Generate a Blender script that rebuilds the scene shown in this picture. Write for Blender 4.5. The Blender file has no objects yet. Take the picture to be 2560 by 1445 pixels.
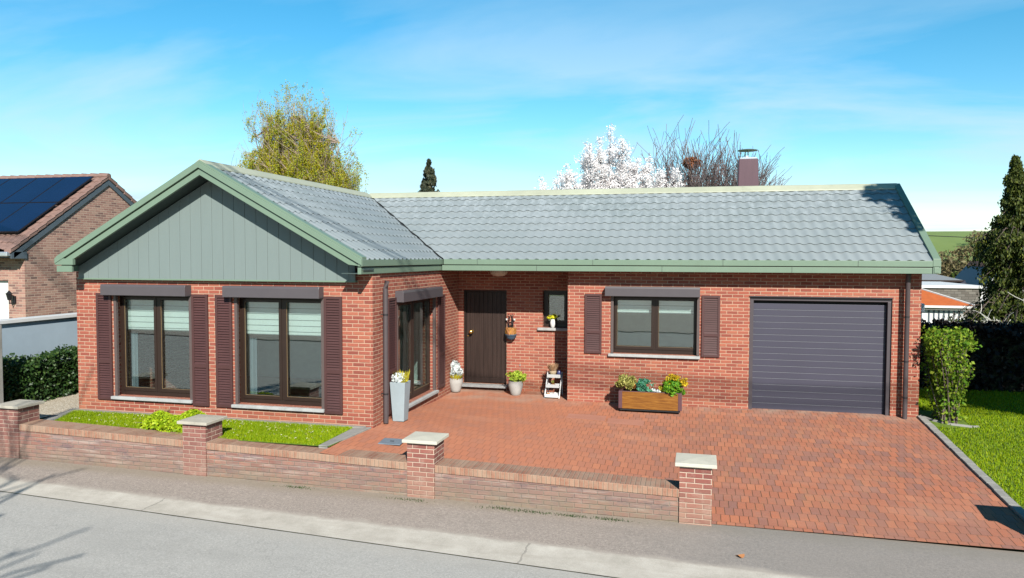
import bpy, bmesh, math, random
import numpy as np
from mathutils import Vector, Matrix
R = math.radians
sc = bpy.context.scene
col = sc.collection
# ------------------------------------------------------------------ camera, sky, sun, exposure
cam_d = bpy.data.cameras.new("camera")
cam = bpy.data.objects.new("camera", cam_d); col.objects.link(cam); sc.camera = cam
cam_d.sensor_fit = 'HORIZONTAL'; cam_d.sensor_width = 36.0
cam_d.lens = 36.0 * 1852.93 / 2560.0
cam_d.clip_start = .1; cam_d.clip_end = 4000
ya, pi_, ro = R(-13.459), R(-2.46), R(.158)
fw = Vector((math.sin(ya)*math.cos(pi_), math.cos(ya)*math.cos(pi_), math.sin(pi_)))
rt = Vector((math.cos(ya), -math.sin(ya), 0)); up = rt.cross(fw)
r2 = rt*math.cos(ro) + up*math.sin(ro); u2 = -rt*math.sin(ro) + up*math.cos(ro)
mw = Matrix((r2, u2, -fw)).transposed().to_4x4(); mw.translation = Vector((10.505, -14.596, 2.795))
cam.matrix_world = mw
sun_from = Vector((.47, -1.0, .70)).normalized()          # towards the sun
sun_el = math.asin(sun_from.z); sun_az = math.atan2(sun_from.x, sun_from.y)
w = bpy.data.worlds.new("World"); sc.world = w; w.use_nodes = True
nt = w.node_tree; nt.nodes.clear()
def wn(t, **k):
    n = nt.nodes.new(t)
    for a, b in k.items(): setattr(n, a, b)
    return n
out = wn('ShaderNodeOutputWorld'); bg = wn('ShaderNodeBackground')
sky = wn('ShaderNodeTexSky', sky_type='NISHITA', sun_disc=False, sun_elevation=sun_el, sun_rotation=sun_az,
         altitude=60, air_density=1.0, dust_density=.05, ozone_density=2.2)
hsv = wn('ShaderNodeHueSaturation'); hsv.inputs['Saturation'].default_value = 1.40; hsv.inputs['Hue'].default_value = .482
hsv.inputs['Value'].default_value = 1.24
nt.links.new(sky.outputs[0], hsv.inputs['Color'])
tc = wn('ShaderNodeTexCoord'); sep = wn('ShaderNodeSeparateXYZ'); nt.links.new(tc.outputs['Generated'], sep.inputs[0])
# thin cirrus: noise over the sky direction projected on a high flat layer
dv = wn('ShaderNodeMath', operation='ADD'); nt.links.new(sep.outputs['Z'], dv.inputs[0]); dv.inputs[1].default_value = .12
dx = wn('ShaderNodeMath', operation='DIVIDE'); nt.links.new(sep.outputs['X'], dx.inputs[0]); nt.links.new(dv.outputs[0], dx.inputs[1])
dy = wn('ShaderNodeMath', operation='DIVIDE'); nt.links.new(sep.outputs['Y'], dy.inputs[0]); nt.links.new(dv.outputs[0], dy.inputs[1])
cb = wn('ShaderNodeCombineXYZ'); nt.links.new(dx.outputs[0], cb.inputs[0]); nt.links.new(dy.outputs[0], cb.inputs[1])
mp = wn('ShaderNodeMapping'); mp.inputs['Scale'].default_value = (.55, .95, 1); mp.inputs['Location'].default_value = (2.3, 1.1, 0); mp.inputs['Rotation'].default_value = (0, 0, .35)
nt.links.new(cb.outputs[0], mp.inputs[0])
nz = wn('ShaderNodeTexNoise'); nz.inputs['Scale'].default_value = 1.0; nz.inputs['Detail'].default_value = 7; nz.inputs['Roughness'].default_value = .55
nz.inputs['Distortion'].default_value = .6
nt.links.new(mp.outputs[0], nz.inputs['Vector'])
rp = wn('ShaderNodeValToRGB'); rp.color_ramp.elements[0].position = .43; rp.color_ramp.elements[1].position = .66
nt.links.new(nz.outputs['Fac'], rp.inputs[0])
hz = wn('ShaderNodeMapRange'); nt.links.new(sep.outputs['Z'], hz.inputs[0])
hz.inputs[1].default_value = .38; hz.inputs[2].default_value = .08; hz.inputs[3].default_value = .06; hz.inputs[4].default_value = 1.0
ml = wn('ShaderNodeMath', operation='MULTIPLY'); nt.links.new(rp.outputs[0], ml.inputs[0]); nt.links.new(hz.outputs[0], ml.inputs[1])
nh = wn('ShaderNodeMapRange'); nt.links.new(sep.outputs['Y'], nh.inputs[0]); nh.inputs[1].default_value = -.15; nh.inputs[2].default_value = .3; nh.inputs[3].default_value = 0; nh.inputs[4].default_value = 1.0
ml2 = wn('ShaderNodeMath', operation='MULTIPLY'); nt.links.new(ml.outputs[0], ml2.inputs[0]); nt.links.new(nh.outputs[0], ml2.inputs[1])
mx = wn('ShaderNodeMix', data_type='RGBA'); nt.links.new(ml2.outputs[0], mx.inputs['Factor'])
nt.links.new(hsv.outputs[0], mx.inputs['A']); mx.inputs['B'].default_value = (5.0, 6.7, 7.9, 1)
nt.links.new(mx.outputs['Result'], bg.inputs['Color']); bg.inputs['Strength'].default_value = .055
nt.links.new(bg.outputs[0], out.inputs[0])
sl = bpy.data.lights.new("sun", 'SUN'); sl.energy = 5.0; sl.angle = R(.5); sl.color = (1, .955, .88)
so = bpy.data.objects.new("sun", sl); col.objects.link(so); so.location = (20, -30, 30)
so.rotation_euler = sun_from.to_track_quat('Z', 'Y').to_euler()
vs = sc.view_settings; vs.view_transform = 'Standard'; vs.look = 'None'; vs.exposure = 1.25; vs.gamma = 1
try: vs.use_curve_mapping = False
except Exception: pass

rnd = random.Random(7)
# ------------------------------------------------------------------ mesh helpers
ORG = {}
class MB:
    def __init__(s, T=None): s.v = []; s.f = []; s.T = T
    def add(s, vs_, fs):
        o = len(s.v)
        s.v += [tuple(s.T(*p)) if s.T else tuple(p) for p in vs_]
        s.f += [tuple(i+o for i in q) for q in fs]; return s
    def box(s, x0, y0, z0, x1, y1, z1):
        return s.add([(x0,y0,z0),(x1,y0,z0),(x1,y1,z0),(x0,y1,z0),(x0,y0,z1),(x1,y0,z1),(x1,y1,z1),(x0,y1,z1)],
                     [(0,3,2,1),(4,5,6,7),(0,1,5,4),(1,2,6,5),(2,3,7,6),(3,0,4,7)])
    def prism(s, pts, ext):
        n = len(pts); e = Vector(ext); b = [tuple(Vector(p)+e) for p in pts]
        return s.add(list(pts)+b, [tuple(range(n))[::-1], tuple(range(n, 2*n))]+[(i,(i+1)%n,(i+1)%n+n,i+n) for i in range(n)])
    def tube(s, pts, rads, n=8, caps=True):
        pts = [Vector(p) for p in pts]
        if not hasattr(rads, '__len__'): rads = [rads]*len(pts)
        V = []; F = []
        ref = Vector((0,0,1))
        for i, p in enumerate(pts):
            d = (pts[min(i+1,len(pts)-1)]-pts[max(i-1,0)])
            d = d.normalized() if d.length > 1e-9 else Vector((0,0,1))
            a = d.cross(ref)
            if a.length < .05: a = d.cross(Vector((0,1,0)))
            a.normalize(); b = d.cross(a)
            for k in range(n):
                t = 2*math.pi*k/n; V.append(tuple(p+(a*math.cos(t)+b*math.sin(t))*rads[i]))
        for i in range(len(pts)-1):
            for k in range(n):
                F.append((i*n+k, i*n+(k+1)%n, (i+1)*n+(k+1)%n, (i+1)*n+k))
        if caps: F += [tuple(range(n))[::-1], tuple(range((len(pts)-1)*n, len(pts)*n))]
        return s.add(V, F)
    def lathe(s, c, prof, n=24, sy=1.0):
        V = []; F = []
        for r_, z in prof:
            for k in range(n):
                t = 2*math.pi*k/n; V.append((c[0]+r_*math.cos(t), c[1]+r_*sy*math.sin(t), c[2]+z))
        m = len(prof)
        for i in range(m-1):
            for k in range(n): F.append((i*n+k, i*n+(k+1)%n, (i+1)*n+(k+1)%n, (i+1)*n+k))
        F += [tuple(range(n))[::-1], tuple(range((m-1)*n, m*n))]
        return s.add(V, F)
    def ball(s, c, r_, n=12, sz=1.0):
        prof = [(r_*math.sin(math.pi*i/8), -r_*sz*math.cos(math.pi*i/8)) for i in range(9)]
        prof[0] = (r_*.02, prof[0][1]); prof[-1] = (r_*.02, prof[-1][1])
        return s.lathe(c, prof, n)
    def build(s, name, m, parent=None, bev=0, smooth=False, recalc=True):
        o = ORG[parent.name] if parent else (0, 0, 0)
        me = bpy.data.meshes.new(name)
        me.from_pydata([(p[0]-o[0], p[1]-o[1], p[2]-o[2]) for p in s.v], [], s.f)
        if recalc:
            b = bmesh.new(); b.from_mesh(me); bmesh.ops.recalc_face_normals(b, faces=b.faces); b.to_mesh(me); b.free()
        me.materials.append(m)
        if smooth:
            me.polygons.foreach_set('use_smooth', [True]*len(me.polygons))
        ob = bpy.data.objects.new(name, me); col.objects.link(ob)
        if parent: ob.parent = parent
        ORG[ob.name] = o
        if bev:
            md = ob.modifiers.new('bevel', 'BEVEL'); md.width = bev; md.segments = 2; md.limit_method = 'ANGLE'; md.angle_limit = R(40)
        if smooth:
            try: me.set_sharp_from_angle(angle=R(40))
            except Exception: pass
        return ob
def empty(name, loc, label, cat, group=None):
    o = bpy.data.objects.new(name, None); col.objects.link(o); o.location = loc; o.empty_display_size = .1
    ORG[o.name] = tuple(loc); tag(o, label, cat, group); return o
def tag(o, label=None, cat=None, group=None, kind=None):
    if label: o['label'] = label
    if cat: o['category'] = cat
    if group: o['group'] = group
    if kind: o['kind'] = kind
    return o
def mesh_np(name, V, F, m, parent=None, k=3):
    o = ORG[parent.name] if parent else (0, 0, 0)
    V = np.asarray(V, dtype=np.float32) - np.array(o, dtype=np.float32); F = np.asarray(F, dtype=np.int32)
    me = bpy.data.meshes.new(name); me.vertices.add(len(V)); me.vertices.foreach_set('co', V.ravel())
    me.loops.add(F.size); me.loops.foreach_set('vertex_index', F.ravel())
    me.polygons.add(len(F)); me.polygons.foreach_set('loop_start', np.arange(0, F.size, k, dtype=np.int32))
    try: me.polygons.foreach_set('loop_total', np.full(len(F), k, dtype=np.int32))
    except Exception: pass
    me.update(calc_edges=True); me.validate(); me.materials.append(m)
    ob = bpy.data.objects.new(name, me); col.objects.link(ob)
    if parent: ob.parent = parent
    ORG[ob.name] = o
    return ob

# ------------------------------------------------------------------ materials
ALB = .51        # reflectances below are written as display values; this brings them to real-world albedo for the exposure
class NT:
    def __init__(s, name):
        s.m = bpy.data.materials.new(name); s.m.use_nodes = True; s.t = s.m.node_tree; s.n = s.t.nodes; s.l = s.t.links
        s.b = s.n.get('Principled BSDF')
    def add(s, t, ins=None, **k):
        n = s.n.new(t)
        for a, b in k.items(): setattr(n, a, b)
        for a, b in (ins or {}).items():
            if hasattr(b, 'is_linked') or isinstance(b, bpy.types.NodeSocket): s.l.new(b, n.inputs[a])
            else: n.inputs[a].default_value = b
        return n
    def math(s, op, a, b=None, c=None, clamp=False):
        n = s.n.new('ShaderNodeMath'); n.operation = op; n.use_clamp = clamp
        for i, x in enumerate((a, b, c)):
            if x is None: continue
            if isinstance(x, bpy.types.NodeSocket): s.l.new(x, n.inputs[i])
            else: n.inputs[i].default_value = x
        return n.outputs[0]
    def mix(s, f, a, b, bt='MIX'):
        n = s.n.new('ShaderNodeMix'); n.data_type = 'RGBA'; n.blend_type = bt
        for i, x in (('Factor', f), ('A', a), ('B', b)):
            if isinstance(x, bpy.types.NodeSocket): s.l.new(x, n.inputs[i])
            elif i == 'Factor': n.inputs[i].default_value = x
            else: n.inputs[i].default_value = (*x[:3], 1)
        return n.outputs['Result']
    def ramp(s, f, stops):
        n = s.n.new('ShaderNodeValToRGB'); s.l.new(f, n.inputs[0]); e = n.color_ramp.elements
        while len(e) < len(stops): e.new(.5)
        for q, (p, c) in zip(e, stops):
            q.position = p; q.color = (*c[:3], 1) if hasattr(c, '__len__') else (c, c, c, 1)
        return n.outputs[0]
    def noise(s, vec, scale, detail=4, rough=.55, dist=0, out='Fac'):
        n = s.add('ShaderNodeTexNoise', {'Scale': scale, 'Detail': detail, 'Roughness': rough, 'Distortion': dist})
        if vec is not None: s.l.new(vec, n.inputs['Vector'])
        return n.outputs[out]
    def pos(s): return s.add('ShaderNodeNewGeometry').outputs['Position']
    def scaled(s, vec, sc_):
        n = s.add('ShaderNodeVectorMath', operation='MULTIPLY'); s.l.new(vec, n.inputs[0]); n.inputs[1].default_value = sc_; return n.outputs[0]
    def bump(s, h, d=.01, st=1.0, prev=None):
        n = s.add('ShaderNodeBump', {'Strength': st, 'Distance': d}); s.l.new(h, n.inputs['Height'])
        if prev is not None: s.l.new(prev, n.inputs['Normal'])
        s.l.new(n.outputs[0], s.b.inputs['Normal']); return n.outputs[0]
    def dim(s, c):
        v = s.n.new('ShaderNodeVectorMath'); v.operation = 'SCALE'; s.l.new(c, v.inputs[0]); v.inputs[3].default_value = ALB; return v.outputs[0]
    def done(s, c=None, rough=None, **k):
        s.b.inputs['Specular IOR Level'].default_value = .3
        if c is not None:
            if k.get('Metallic', 0) < .5:
                c = s.dim(c) if isinstance(c, bpy.types.NodeSocket) else tuple(x*ALB for x in c)
            if isinstance(c, bpy.types.NodeSocket): s.l.new(c, s.b.inputs['Base Color'])
            else: s.b.inputs['Base Color'].default_value = (*c[:3], 1)
        if rough is not None:
            if isinstance(rough, bpy.types.NodeSocket): s.l.new(rough, s.b.inputs['Roughness'])
            else: s.b.inputs['Roughness'].default_value = rough
        for a, b in k.items(): s.b.inputs[a.replace('_', ' ')].default_value = b
        return s.m
def plain(name, c, rough=.5, var=.12, scale=6, bump=0, metal=0, stretch=(1,1,1), spec=.5):
    n = NT(name); p = n.scaled(n.pos(), stretch)
    f = n.noise(p, scale, 5); f2 = n.noise(p, scale*9, 3)
    k = n.math('ADD', n.math('MULTIPLY', f, .7), n.math('MULTIPLY', f2, .3))
    lo = tuple(x*(1-var) for x in c); hi = tuple(min(1, x*(1+var)) for x in c)
    cc = n.ramp(k, [(.3, lo), (.7, hi)])
    if bump: n.bump(f2, bump)
    n.done(cc, rough, Metallic=metal); n.b.inputs['Specular IOR Level'].default_value = spec*.6
    return n.m
def brick(name, cols, mortar, bw=.201, bh=.0627, mt=.012, wear=None, mix_scale=.5, bumpd=.006, vert=True, rough=.85, swap=False, mvar=.25, jointamp=.003, off=(0,0), bed=1.0):
    """wall: u along the face, v up; pavers: u along Y, v along X"""
    n = NT(name); P = n.pos(); s3 = n.add('ShaderNodeSeparateXYZ'); n.l.new(P, s3.inputs[0])
    if vert:
        g = n.add('ShaderNodeNewGeometry'); sn = n.add('ShaderNodeSeparateXYZ'); n.l.new(g.outputs['True Normal'], sn.inputs[0])
        ax = n.math('GREATER_THAN', n.math('ABSOLUTE', sn.outputs[0]), .6)
        az = n.math('GREATER_THAN', n.math('ABSOLUTE', sn.outputs[2]), .6)
        u = n.math('ADD', n.math('MULTIPLY', s3.outputs[1], ax), n.math('MULTIPLY', s3.outputs[0], n.math('SUBTRACT', 1.0, ax)))
        v = n.math('ADD', n.math('MULTIPLY', s3.outputs[1], az), n.math('MULTIPLY', s3.outputs[2], n.math('SUBTRACT', 1.0, az)))
    elif swap: u, v = s3.outputs[1], s3.outputs[0]
    else: u, v = s3.outputs[0], s3.outputs[1]
    nn = n.add('ShaderNodeTexNoise', {'Scale': 9.0, 'Detail': 2.0}); n.l.new(P, nn.inputs['Vector'])
    ns = n.add('ShaderNodeSeparateXYZ'); n.l.new(nn.outputs['Color'], ns.inputs[0])
    u = n.math('ADD', u, n.math('MULTIPLY', n.math('SUBTRACT', ns.outputs[0], .5), jointamp*2))
    v = n.math('ADD', v, n.math('MULTIPLY', n.math('SUBTRACT', ns.outputs[1], .5), jointamp*2))
    u = n.math('ADD', u, 50+off[0]); v = n.math('ADD', v, 50+off[1])
    vr = n.math('DIVIDE', v, bh); row = n.math('FLOOR', vr)
    odd = n.math('MULTIPLY', n.math('MODULO', row, 2.0), .5)
    ur = n.math('ADD', n.math('DIVIDE', u, bw), odd); cu = n.math('FLOOR', ur)
    fu = n.math('MULTIPLY', n.math('FRACT', ur), bw); fv = n.math('MULTIPLY', n.math('FRACT', vr), bh)
    du = n.math('MINIMUM', fu, n.math('SUBTRACT', bw, fu)); dv_ = n.math('MULTIPLY', n.math('MINIMUM', fv, n.math('SUBTRACT', bh, fv)), bed)
    d = n.math('MINIMUM', du, dv_)
    mr = n.add('ShaderNodeMapRange', {1: mt*.5-.0015, 2: mt*.5+.0025, 3: 0.0, 4: 1.0}); n.l.new(d, mr.inputs[0]); mask = mr.outputs[0]
    cv = n.add('ShaderNodeCombineXYZ'); n.l.new(cu, cv.inputs[0]); n.l.new(row, cv.inputs[1])
    wnz = n.add('ShaderNodeTexWhiteNoise', noise_dimensions='2D'); n.l.new(cv.outputs[0], wnz.inputs[0])
    lowf = n.noise(P, mix_scale*2, 3)
    key = n.math('ADD', n.math('MULTIPLY', wnz.outputs['Value'], .72), n.math('MULTIPLY', lowf, .28))
    st = [(i/(len(cols)-1)*.8+.1, c) for i, c in enumerate(cols)]
    bc = n.ramp(key, st)
    fine = n.noise(P, 60, 4, .6)
    bc = n.mix(n.math('MULTIPLY', n.math('SUBTRACT', fine, .35, clamp=True), .9), bc, tuple(x*.55 for x in cols[0]))
    mc = n.ramp(n.noise(P, 3.0, 4), [(.3, tuple(x*(1-mvar) for x in mortar)), (.7, mortar)])
    c = n.mix(mask, mc, bc)
    if wear: c = wear(n, c, P, s3)
    h = n.math('ADD', mask, n.math('MULTIPLY', fine, .35))
    n.bump(h, bumpd)
    return n.done(c, rough)
def leafmat(name, c1, c2, c3=None, tr=.35, rough=.55, spec=.3):
    n = NT(name); g = n.add('ShaderNodeNewGeometry')
    st = [(0, c1), (.55, c2), (1, c3 or c2)]
    c = n.ramp(g.outputs['Random Per Island'], st)
    big = n.math('ADD', n.math('MULTIPLY', n.noise(g.outputs['Position'], 2.2, 3), .5), n.math('MULTIPLY', n.ramp(n.noise(g.outputs['Position'], .9, 4), [(.35, 0), (.65, 1)]), .5))
    c = n.mix(n.math('MULTIPLY', big, .55), c, tuple(x*.7 for x in c1))
    n.done(c, rough); n.b.inputs['Specular IOR Level'].default_value = spec*.5
    t = n.add('ShaderNodeBsdfTranslucent'); n.l.new(n.dim(c), t.inputs[0])
    m = n.add('ShaderNodeMixShader'); m.inputs[0].default_value = tr
    n.l.new(n.b.outputs[0], m.inputs[1]); n.l.new(t.outputs[0], m.inputs[2])
    n.l.new(m.outputs[0], n.n['Material Output'].inputs[0])
    return n.m
def house_wear(n, c, P, s3):
    # orange efflorescence at the lowest courses and soft blotches
    f = n.noise(P, .9, 4)
    z = n.add('ShaderNodeMapRange', {1: .9, 2: .0, 3: 0.0, 4: 1.0}); n.l.new(s3.outputs[2], z.inputs[0])
    k = n.math('MULTIPLY', z.outputs[0], n.math('MULTIPLY', n.ramp(f, [(.45, 0), (.65, 1)]), .28))
    c = n.mix(k, c, (.42, .17, .06))
    return n.mix(n.math('MULTIPLY', n.ramp(n.noise(P, .45, 3), [(.4, 0), (.7, 1)]), .12), c, (.62, .30, .22))
M = {}
M['brick'] = brick('red_brick', [(.27,.062,.042), (.36,.088,.055), (.43,.118,.072), (.48,.155,.088)], (.66,.42,.29), wear=house_wear)
def fence_wear(n, c, P, s3):
    f = n.ramp(n.noise(P, 1.6, 7, .7), [(.36, 0), (.56, 1)])
    sc2 = n.scaled(P, (.7, .7, 9)); g = n.ramp(n.noise(sc2, 2.4, 6, .65), [(.53, 0), (.66, 1)])
    c = n.mix(n.math('MULTIPLY', f, .60), c, (.27, .19, .165))
    m_ = n.ramp(n.noise(n.scaled(P, (1, 1, 2.5)), 3.4, 7, .75), [(.50, 0), (.64, 1)])
    c = n.mix(n.math('MULTIPLY', m_, .80), c, (.19, .13, .135))
    c = n.mix(n.math('MULTIPLY', g, .36), c, (.66, .57, .50))
    low = n.add('ShaderNodeMapRange', {1: -.12, 2: -.46, 3: 0.0, 4: .85}); n.l.new(s3.outputs[2], low.inputs[0])
    return n.mix(n.math('MULTIPLY', low.outputs[0], n.ramp(n.noise(P, 3.3, 6, .7), [(.32, .1), (.62, 1)])), c, (.25, .215, .15))
M['fence_brick'] = brick('weathered_brick', [(.27,.11,.085), (.35,.145,.105), (.41,.18,.125), (.46,.235,.165)], (.42,.32,.24), bw=.2, bh=.063, mt=.010, wear=fence_wear, mix_scale=1)
def pillar_wear(n, c, P, s3):
    low = n.add('ShaderNodeMapRange', {1: .12, 2: -.35, 3: 0.0, 4: .75}); n.l.new(s3.outputs[2], low.inputs[0])
    k = n.math('MULTIPLY', low.outputs[0], n.ramp(n.noise(P, 5, 5), [(.3, .45), (.6, 1)]))
    c = n.mix(k, c, (.40, .25, .18))
    left = n.add('ShaderNodeMapRange', {1: 8.0, 2: 3.0, 3: 0.0, 4: .40}); n.l.new(s3.outputs[0], left.inputs[0])
    c = n.mix(left.outputs[0], c, (.27, .15, .13))
    return n.mix(n.math('MULTIPLY', n.ramp(n.noise(P, 7, 5, .7), [(.5, 0), (.7, 1)]), .3), c, (.55, .42, .34))
M['pillar_brick'] = brick('pillar_brick', [(.24,.078,.062), (.32,.10,.08), (.40,.145,.105)], (.80,.61,.47), bw=.2, bh=.063, mt=.010, wear=pillar_wear)
M['coping_brick'] = brick('coping_brick', [(.32,.135,.085), (.41,.19,.12), (.48,.27,.18)], (.52,.38,.27), bw=.0615, bh=4.0, mt=.009, wear=lambda n, c, P, s3: n.mix(n.math('MULTIPLY', n.ramp(n.noise(P, 3, 6, .7), [(.38, 0), (.6, 1)]), .7), c, (.44,.32,.23)))
M['nbr_brick'] = brick('mixed_brown_brick', [(.20,.12,.105), (.42,.22,.175), (.50,.28,.215), (.55,.35,.27)], (.66,.50,.39), bw=.22, bh=.068, mt=.011, mix_scale=2, bumpd=.004)
def pave_wear(n, c, P, s3):
    f = n.ramp(n.noise(P, .55, 5, .6), [(.42, 0), (.62, 1)])
    c = n.mix(n.math('MULTIPLY', f, .38), c, (.42, .19, .12))
    xl_ = n.add('ShaderNodeMapRange', {1: 10.2, 2: 8.2, 3: 0.0, 4: .55}); n.l.new(s3.outputs[0], xl_.inputs[0]); c = n.mix(xl_.outputs[0], c, (.62, .235, .125))
    g = n.ramp(n.noise(n.scaled(P, (.7, 2.2, 1)), .8, 4), [(.52, 0), (.68, 1)])
    c = n.mix(n.math('MULTIPLY', g, .35), c, (.66, .30, .18))
    h = n.ramp(n.noise(P, 1.7, 6, .7), [(.56, 0), (.72, 1)])
    c = n.mix(n.math('MULTIPLY', h, .30), c, (.36, .22, .17))
    q1 = n.ramp(n.noise(P, 3.1, 5, .65), [(.5, 0), (.62, 1)]); rgt = n.add('ShaderNodeMapRange', {1: 9.0, 2: 11.5, 3: 0.0, 4: .24}); n.l.new(s3.outputs[0], rgt.inputs[0])
    c = n.mix(n.math('MULTIPLY', q1, rgt.outputs[0]), c, (.34, .21, .17))
    q2 = n.ramp(n.noise(n.scaled(P, (3, 1, 1)), 1.6, 6, .7), [(.55, 0), (.68, 1)])
    c = n.mix(n.math('MULTIPLY', q2, n.math('MULTIPLY', rgt.outputs[0], .8)), c, (.36, .26, .13))
    # drains of soil along the foot of the house wall
    ft = n.add('ShaderNodeMapRange', {1: -.45, 2: -.05, 3: 0.0, 4: .6}); n.l.new(s3.outputs[1], ft.inputs[0])
    c = n.mix(n.math('MULTIPLY', ft.outputs[0], n.ramp(n.noise(P, 2.2, 4), [(.4, 0), (.65, 1)])), c, (.50, .38, .29))
    j = n.ramp(n.noise(P, 260, 2), [(.66, 0), (.72, 1)])
    return n.mix(n.math('MULTIPLY', j, .35), c, (.8, .65, .52))
M['pavers'] = brick('red_clay_pavers', [(.34,.165,.13), (.45,.18,.115), (.52,.185,.10), (.57,.195,.10), (.64,.24,.12)], (.20,.10,.05), bw=.112, bh=.222, mt=.0075, wear=pave_wear, vert=False, swap=False, bumpd=.004, rough=.8, jointamp=.008, bed=2.2)
def asphalt(name, c, sp, scale=130, fn=None, v1=.62, v2=1.5):
    n = NT(name); P = n.pos(); s3 = n.add('ShaderNodeSeparateXYZ'); n.l.new(P, s3.inputs[0])
    a = n.noise(P, scale, 2, .8); a2 = n.noise(P, scale*.33, 3, .7); b = n.noise(P, .5, 6, .6); d = n.noise(n.scaled(P, (.35, 2.0, 1)), 1.2, 5)
    a = n.math('ADD', n.math('MULTIPLY', a, .55), n.math('MULTIPLY', a2, .45))
    cc = n.ramp(a, [(.34, tuple(x*v1 for x in c)), (.5, c), (.66, tuple(min(.95, x*v2) for x in c))])
    cc = n.mix(n.math('MULTIPLY', n.ramp(b, [(.35, 0), (.65, 1)]), .35), cc, sp)
    cc = n.mix(n.math('MULTIPLY', n.ramp(d, [(.5, 0), (.7, 1)]), .25), cc, tuple(x*.7 for x in c))
    cc = n.mix(n.math('MULTIPLY', n.ramp(n.noise(P, 2.3, 6, .7), [(.5, 0), (.68, 1)]), .22), cc, tuple(x*.72 for x in c))
    v = n.add('ShaderNodeTexVoronoi', {'Scale': 24.0}); n.l.new(P, v.inputs['Vector'])
    cc = n.mix(n.math('MULTIPLY', n.math('LESS_THAN', v.outputs['Distance'], .12), .55), cc, (.85, .80, .70))
    # hairline cracks
    vd = n.add('ShaderNodeTexVoronoi', {'Scale': .42}, feature='DISTANCE_TO_EDGE')
    wv_ = n.add('ShaderNodeTexNoise', {'Scale': 2.5, 'Detail': 5.0}); n.l.new(P, wv_.inputs['Vector'])
    va = n.add('ShaderNodeVectorMath', operation='SCALE'); n.l.new(wv_.outputs['Color'], va.inputs[0]); va.inputs[3].default_value = .9
    vb = n.add('ShaderNodeVectorMath', operation='ADD'); n.l.new(va.outputs[0], vb.inputs[0]); n.l.new(P, vb.inputs[1]); n.l.new(vb.outputs[0], vd.inputs['Vector'])
    ck = n.math('MULTIPLY', n.math('LESS_THAN', vd.outputs['Distance'], .0042), n.ramp(n.noise(P, .7, 2), [(.5, 0), (.56, .18)]))
    cc = n.mix(ck, cc, tuple(x*.4 for x in c))
    if fn: cc = fn(n, cc, P, s3)
    n.bump(a, .005); return n.done(cc, .9)
def line_d(n, s3, a, b):       # signed distance north of the line y = a + b*x
    return n.math('SUBTRACT', s3.outputs[1], n.math('ADD', n.math('MULTIPLY', s3.outputs[0], b), a))
def pav_fn(n, c, P, s3):
    w_ = n.math('MULTIPLY', n.math('SUBTRACT', n.noise(P, 2.2, 5), .5), .35)
    d = n.math('ADD', s3.outputs[1], w_)
    f = n.add('ShaderNodeMapRange', {1: -5.62, 2: -5.36, 3: 0.0, 4: .55}); n.l.new(d, f.inputs[0])
    c = n.mix(f.outputs[0], c, (.33, .27, .19))
    r_ = n.add('ShaderNodeMapRange', {1: 9.3, 2: 11.2, 3: 0.0, 4: .5}); n.l.new(s3.outputs[0], r_.inputs[0])
    c = n.mix(r_.outputs[0], c, (.27, .265, .25))
    g = n.add('ShaderNodeMapRange', {1: .10, 2: .0, 3: 0.0, 4: .6}); n.l.new(n.math('ADD', line_d(n, s3, -6.02, -.046), w_), g.inputs[0])
    return n.mix(g.outputs[0], c, (.56, .50, .42))
def road_fn(n, c, P, s3):
    w_ = n.math('MULTIPLY', n.math('SUBTRACT', n.noise(P, 3.0, 5), .5), .22)
    d = n.math('ADD', line_d(n, s3, -6.42, -.064), w_)
    g = n.add('ShaderNodeMapRange', {1: -.35, 2: -.02, 3: 0.0, 4: .45}); n.l.new(d, g.inputs[0])
    c = n.mix(g.outputs[0], c, (.54, .50, .43))
    return n.mix(n.math('MULTIPLY', n.math('GREATER_THAN', n.math('ADD', line_d(n, s3, -6.42, -.064), n.math('MULTIPLY', n.math('SUBTRACT', n.noise(P, 14, 3), .5), .03)), -.012), n.ramp(n.noise(P, 2.6, 4), [(.4, .1), (.6, .6)])), c, (.14, .13, .11))
M['road'] = asphalt('asphalt', (.47, .455, .42), (.53, .505, .455), fn=road_fn)
M['pavement'] = asphalt('worn_tarmac_pavement', (.40, .335, .285), (.46, .39, .33), 95, fn=pav_fn, v1=.5, v2=1.7)
def concrete(name, c, v=.18, sc_=3):
    n = NT(name); P = n.pos(); a = n.noise(P, sc_, 7, .65); b = n.noise(P, 90, 3, .6)
    cc = n.ramp(n.math('ADD', n.math('MULTIPLY', a, .65), n.math('MULTIPLY', b, .35)), [(.33, tuple(x*(1-v*1.6) for x in c)), (.5, c), (.68, tuple(min(1, x*(1+v)) for x in c))])
    n.bump(b, .003); return n.done(cc, .88)
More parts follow.
